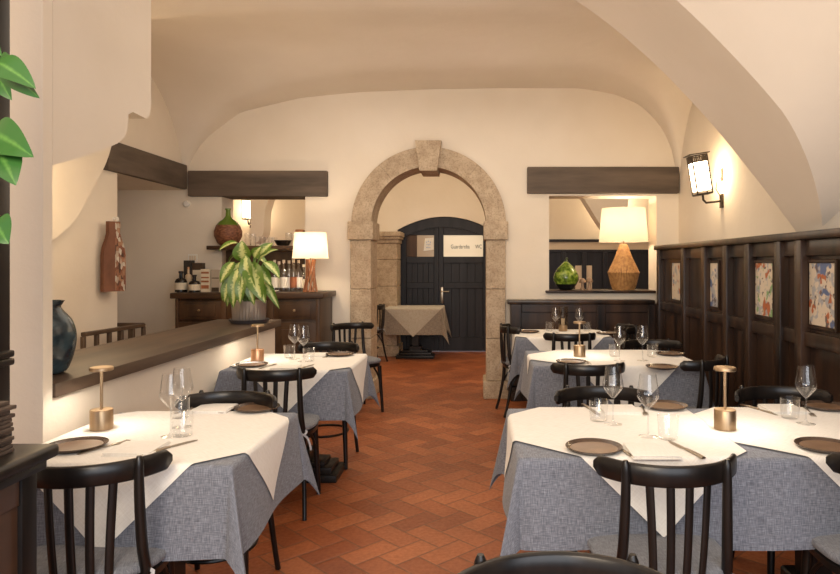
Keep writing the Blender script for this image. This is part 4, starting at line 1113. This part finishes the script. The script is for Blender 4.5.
# sill of the right opening: green bottle, mushrooms
p = at(566, 291, 7.0)
gv = empty('glass_vase', (p.x, 7.0, 1.1155))
mg, ngt, bg = new_mat('mottled green glass'); vv = coords(ngt); f_ = noise(ngt, vv, 22, 4)
L(ngt, ramp(ngt, f_, [(.35, (.035, .07, .008)), (.5, (.14, .24, .02)), (.65, (.36, .46, .07))]), bg.inputs['Base Color']); bg.inputs['Roughness'].default_value = .1; bg.inputs['Transmission Weight'].default_value = .25
MB().lathe([(.112, .062), (.132, .10), (.136, .135), (.122, .18), (.085, .235), (.045, .275), (.022, .30)], seg=40).build('body', mg, gv)
MB().lathe([(0, 0), (.06, 0), (.085, .018), (.113, .063)], seg=40).build('base', plain('black glass', (.01, .012, .012), .12), gv)
MB().tube(cr([(0, 0, .29), (.004, 0, .32), (.012, 0, .335), (.02, 0, .325)], 4), [.023, .02, .018, .016, .014, .013, .012, .011, .010, .009, .008, .007, .006][:13], 12).build('neck', plain('dark green glass', (.03, .05, .012), .12), gv)
tag(gv, 'teardrop green glass vase with a dark foot on the right sill', 'vase')
mw = noisy('turned wood', (.20, .12, .07), (.34, .22, .14), 12, .5, (1, 1, .3))
for xx, h, lab in ((582.5, .125, 'small turned wooden mushroom nearest the green vase on the sill'), (589.5, .135, 'small turned wooden mushroom nearest the rattan lamp on the sill')):
    p = at(xx, 291, 6.98); r = empty('wooden_mushroom', (p.x, 6.98, 1.1155))
    MB().lathe([(0, 0), (.028, 0), (.026, .01), (.016, .03), (.014, h * .65)], seg=20).build('stalk', mw, r)
    MB().lathe([(0, h * .62), (.034, h * .60), (.037, h * .66), (.030, h * .86), (.016, h * .97), (0, h)], seg=24).build('cap', mw, r)
    tag(r, lab, 'figurine', 'turned wooden mushrooms')

# ------------------------------------------------------------------ light
w_ = bpy.data.worlds.new('world'); scn.world = w_; w_.use_nodes = True
bgn = w_.node_tree.nodes['Background']; bgn.inputs[0].default_value = (.82, .88, 1.0, 1); bgn.inputs[1].default_value = .70
# assumed daylight from behind us, no windows built; added warm light in the rooms
light('assumed_daylight', 'AREA', (1.2, -2.2, 2.1), 110, (.88, .93, 1.0), shape='RECTANGLE', size=4.0, size_y=2.2, rot=(R(84), 0, 0))  # assumed daylight as an added area light
light('warm_front_fill', 'AREA', (-.9, -.8, 2.3), 85, (1, .80, .56), shape='RECTANGLE', size=1.6, size_y=1.0, rot=(R(80), 0, R(8)))  # added warm fill from behind the camera, mainly for the pier front
light('room_fill', 'AREA', (-.4, 4.9, 3.05), 24, (1, .88, .72), shape='RECTANGLE', size=2.6, size_y=2.4)  # added fill under the vault, no ceiling lamp hangs here
light('room_fill', 'AREA', (-.2, 1.2, 3.05), 16, (1, .88, .72), shape='RECTANGLE', size=2.6, size_y=2.0)  # same added fill over the near bay
light('far_room_fill', 'AREA', (-.6, 8.8, 3.2), 75, (1, .80, .54), shape='RECTANGLE', size=6.4, size_y=2.2)  # added broad fill on top of the far wall lanterns
light('stairwell_fill', 'POINT', (-2.45, 4.2, 1.9), 16, (1, .74, .44), shadow_soft_size=.25)  # warm fill added beyond the low wall, without a lamp of its own
for x, y, e in ((-1.3, 5.3, 9), (.7, 5.5, 9), (-.4, 4.4, 8), (.6, 2.2, 8)):
    light('vault_fill', 'POINT', (x, y, 1.95), e, (1, .84, .66), shadow_soft_size=.4)  # added soft fill floating mid-room to even out the vault

scn.view_settings.view_transform = 'Standard'; scn.view_settings.look = 'None'
scn.view_settings.exposure = 0.12; scn.view_settings.gamma = 1.0; scn.view_settings.use_curve_mapping = False
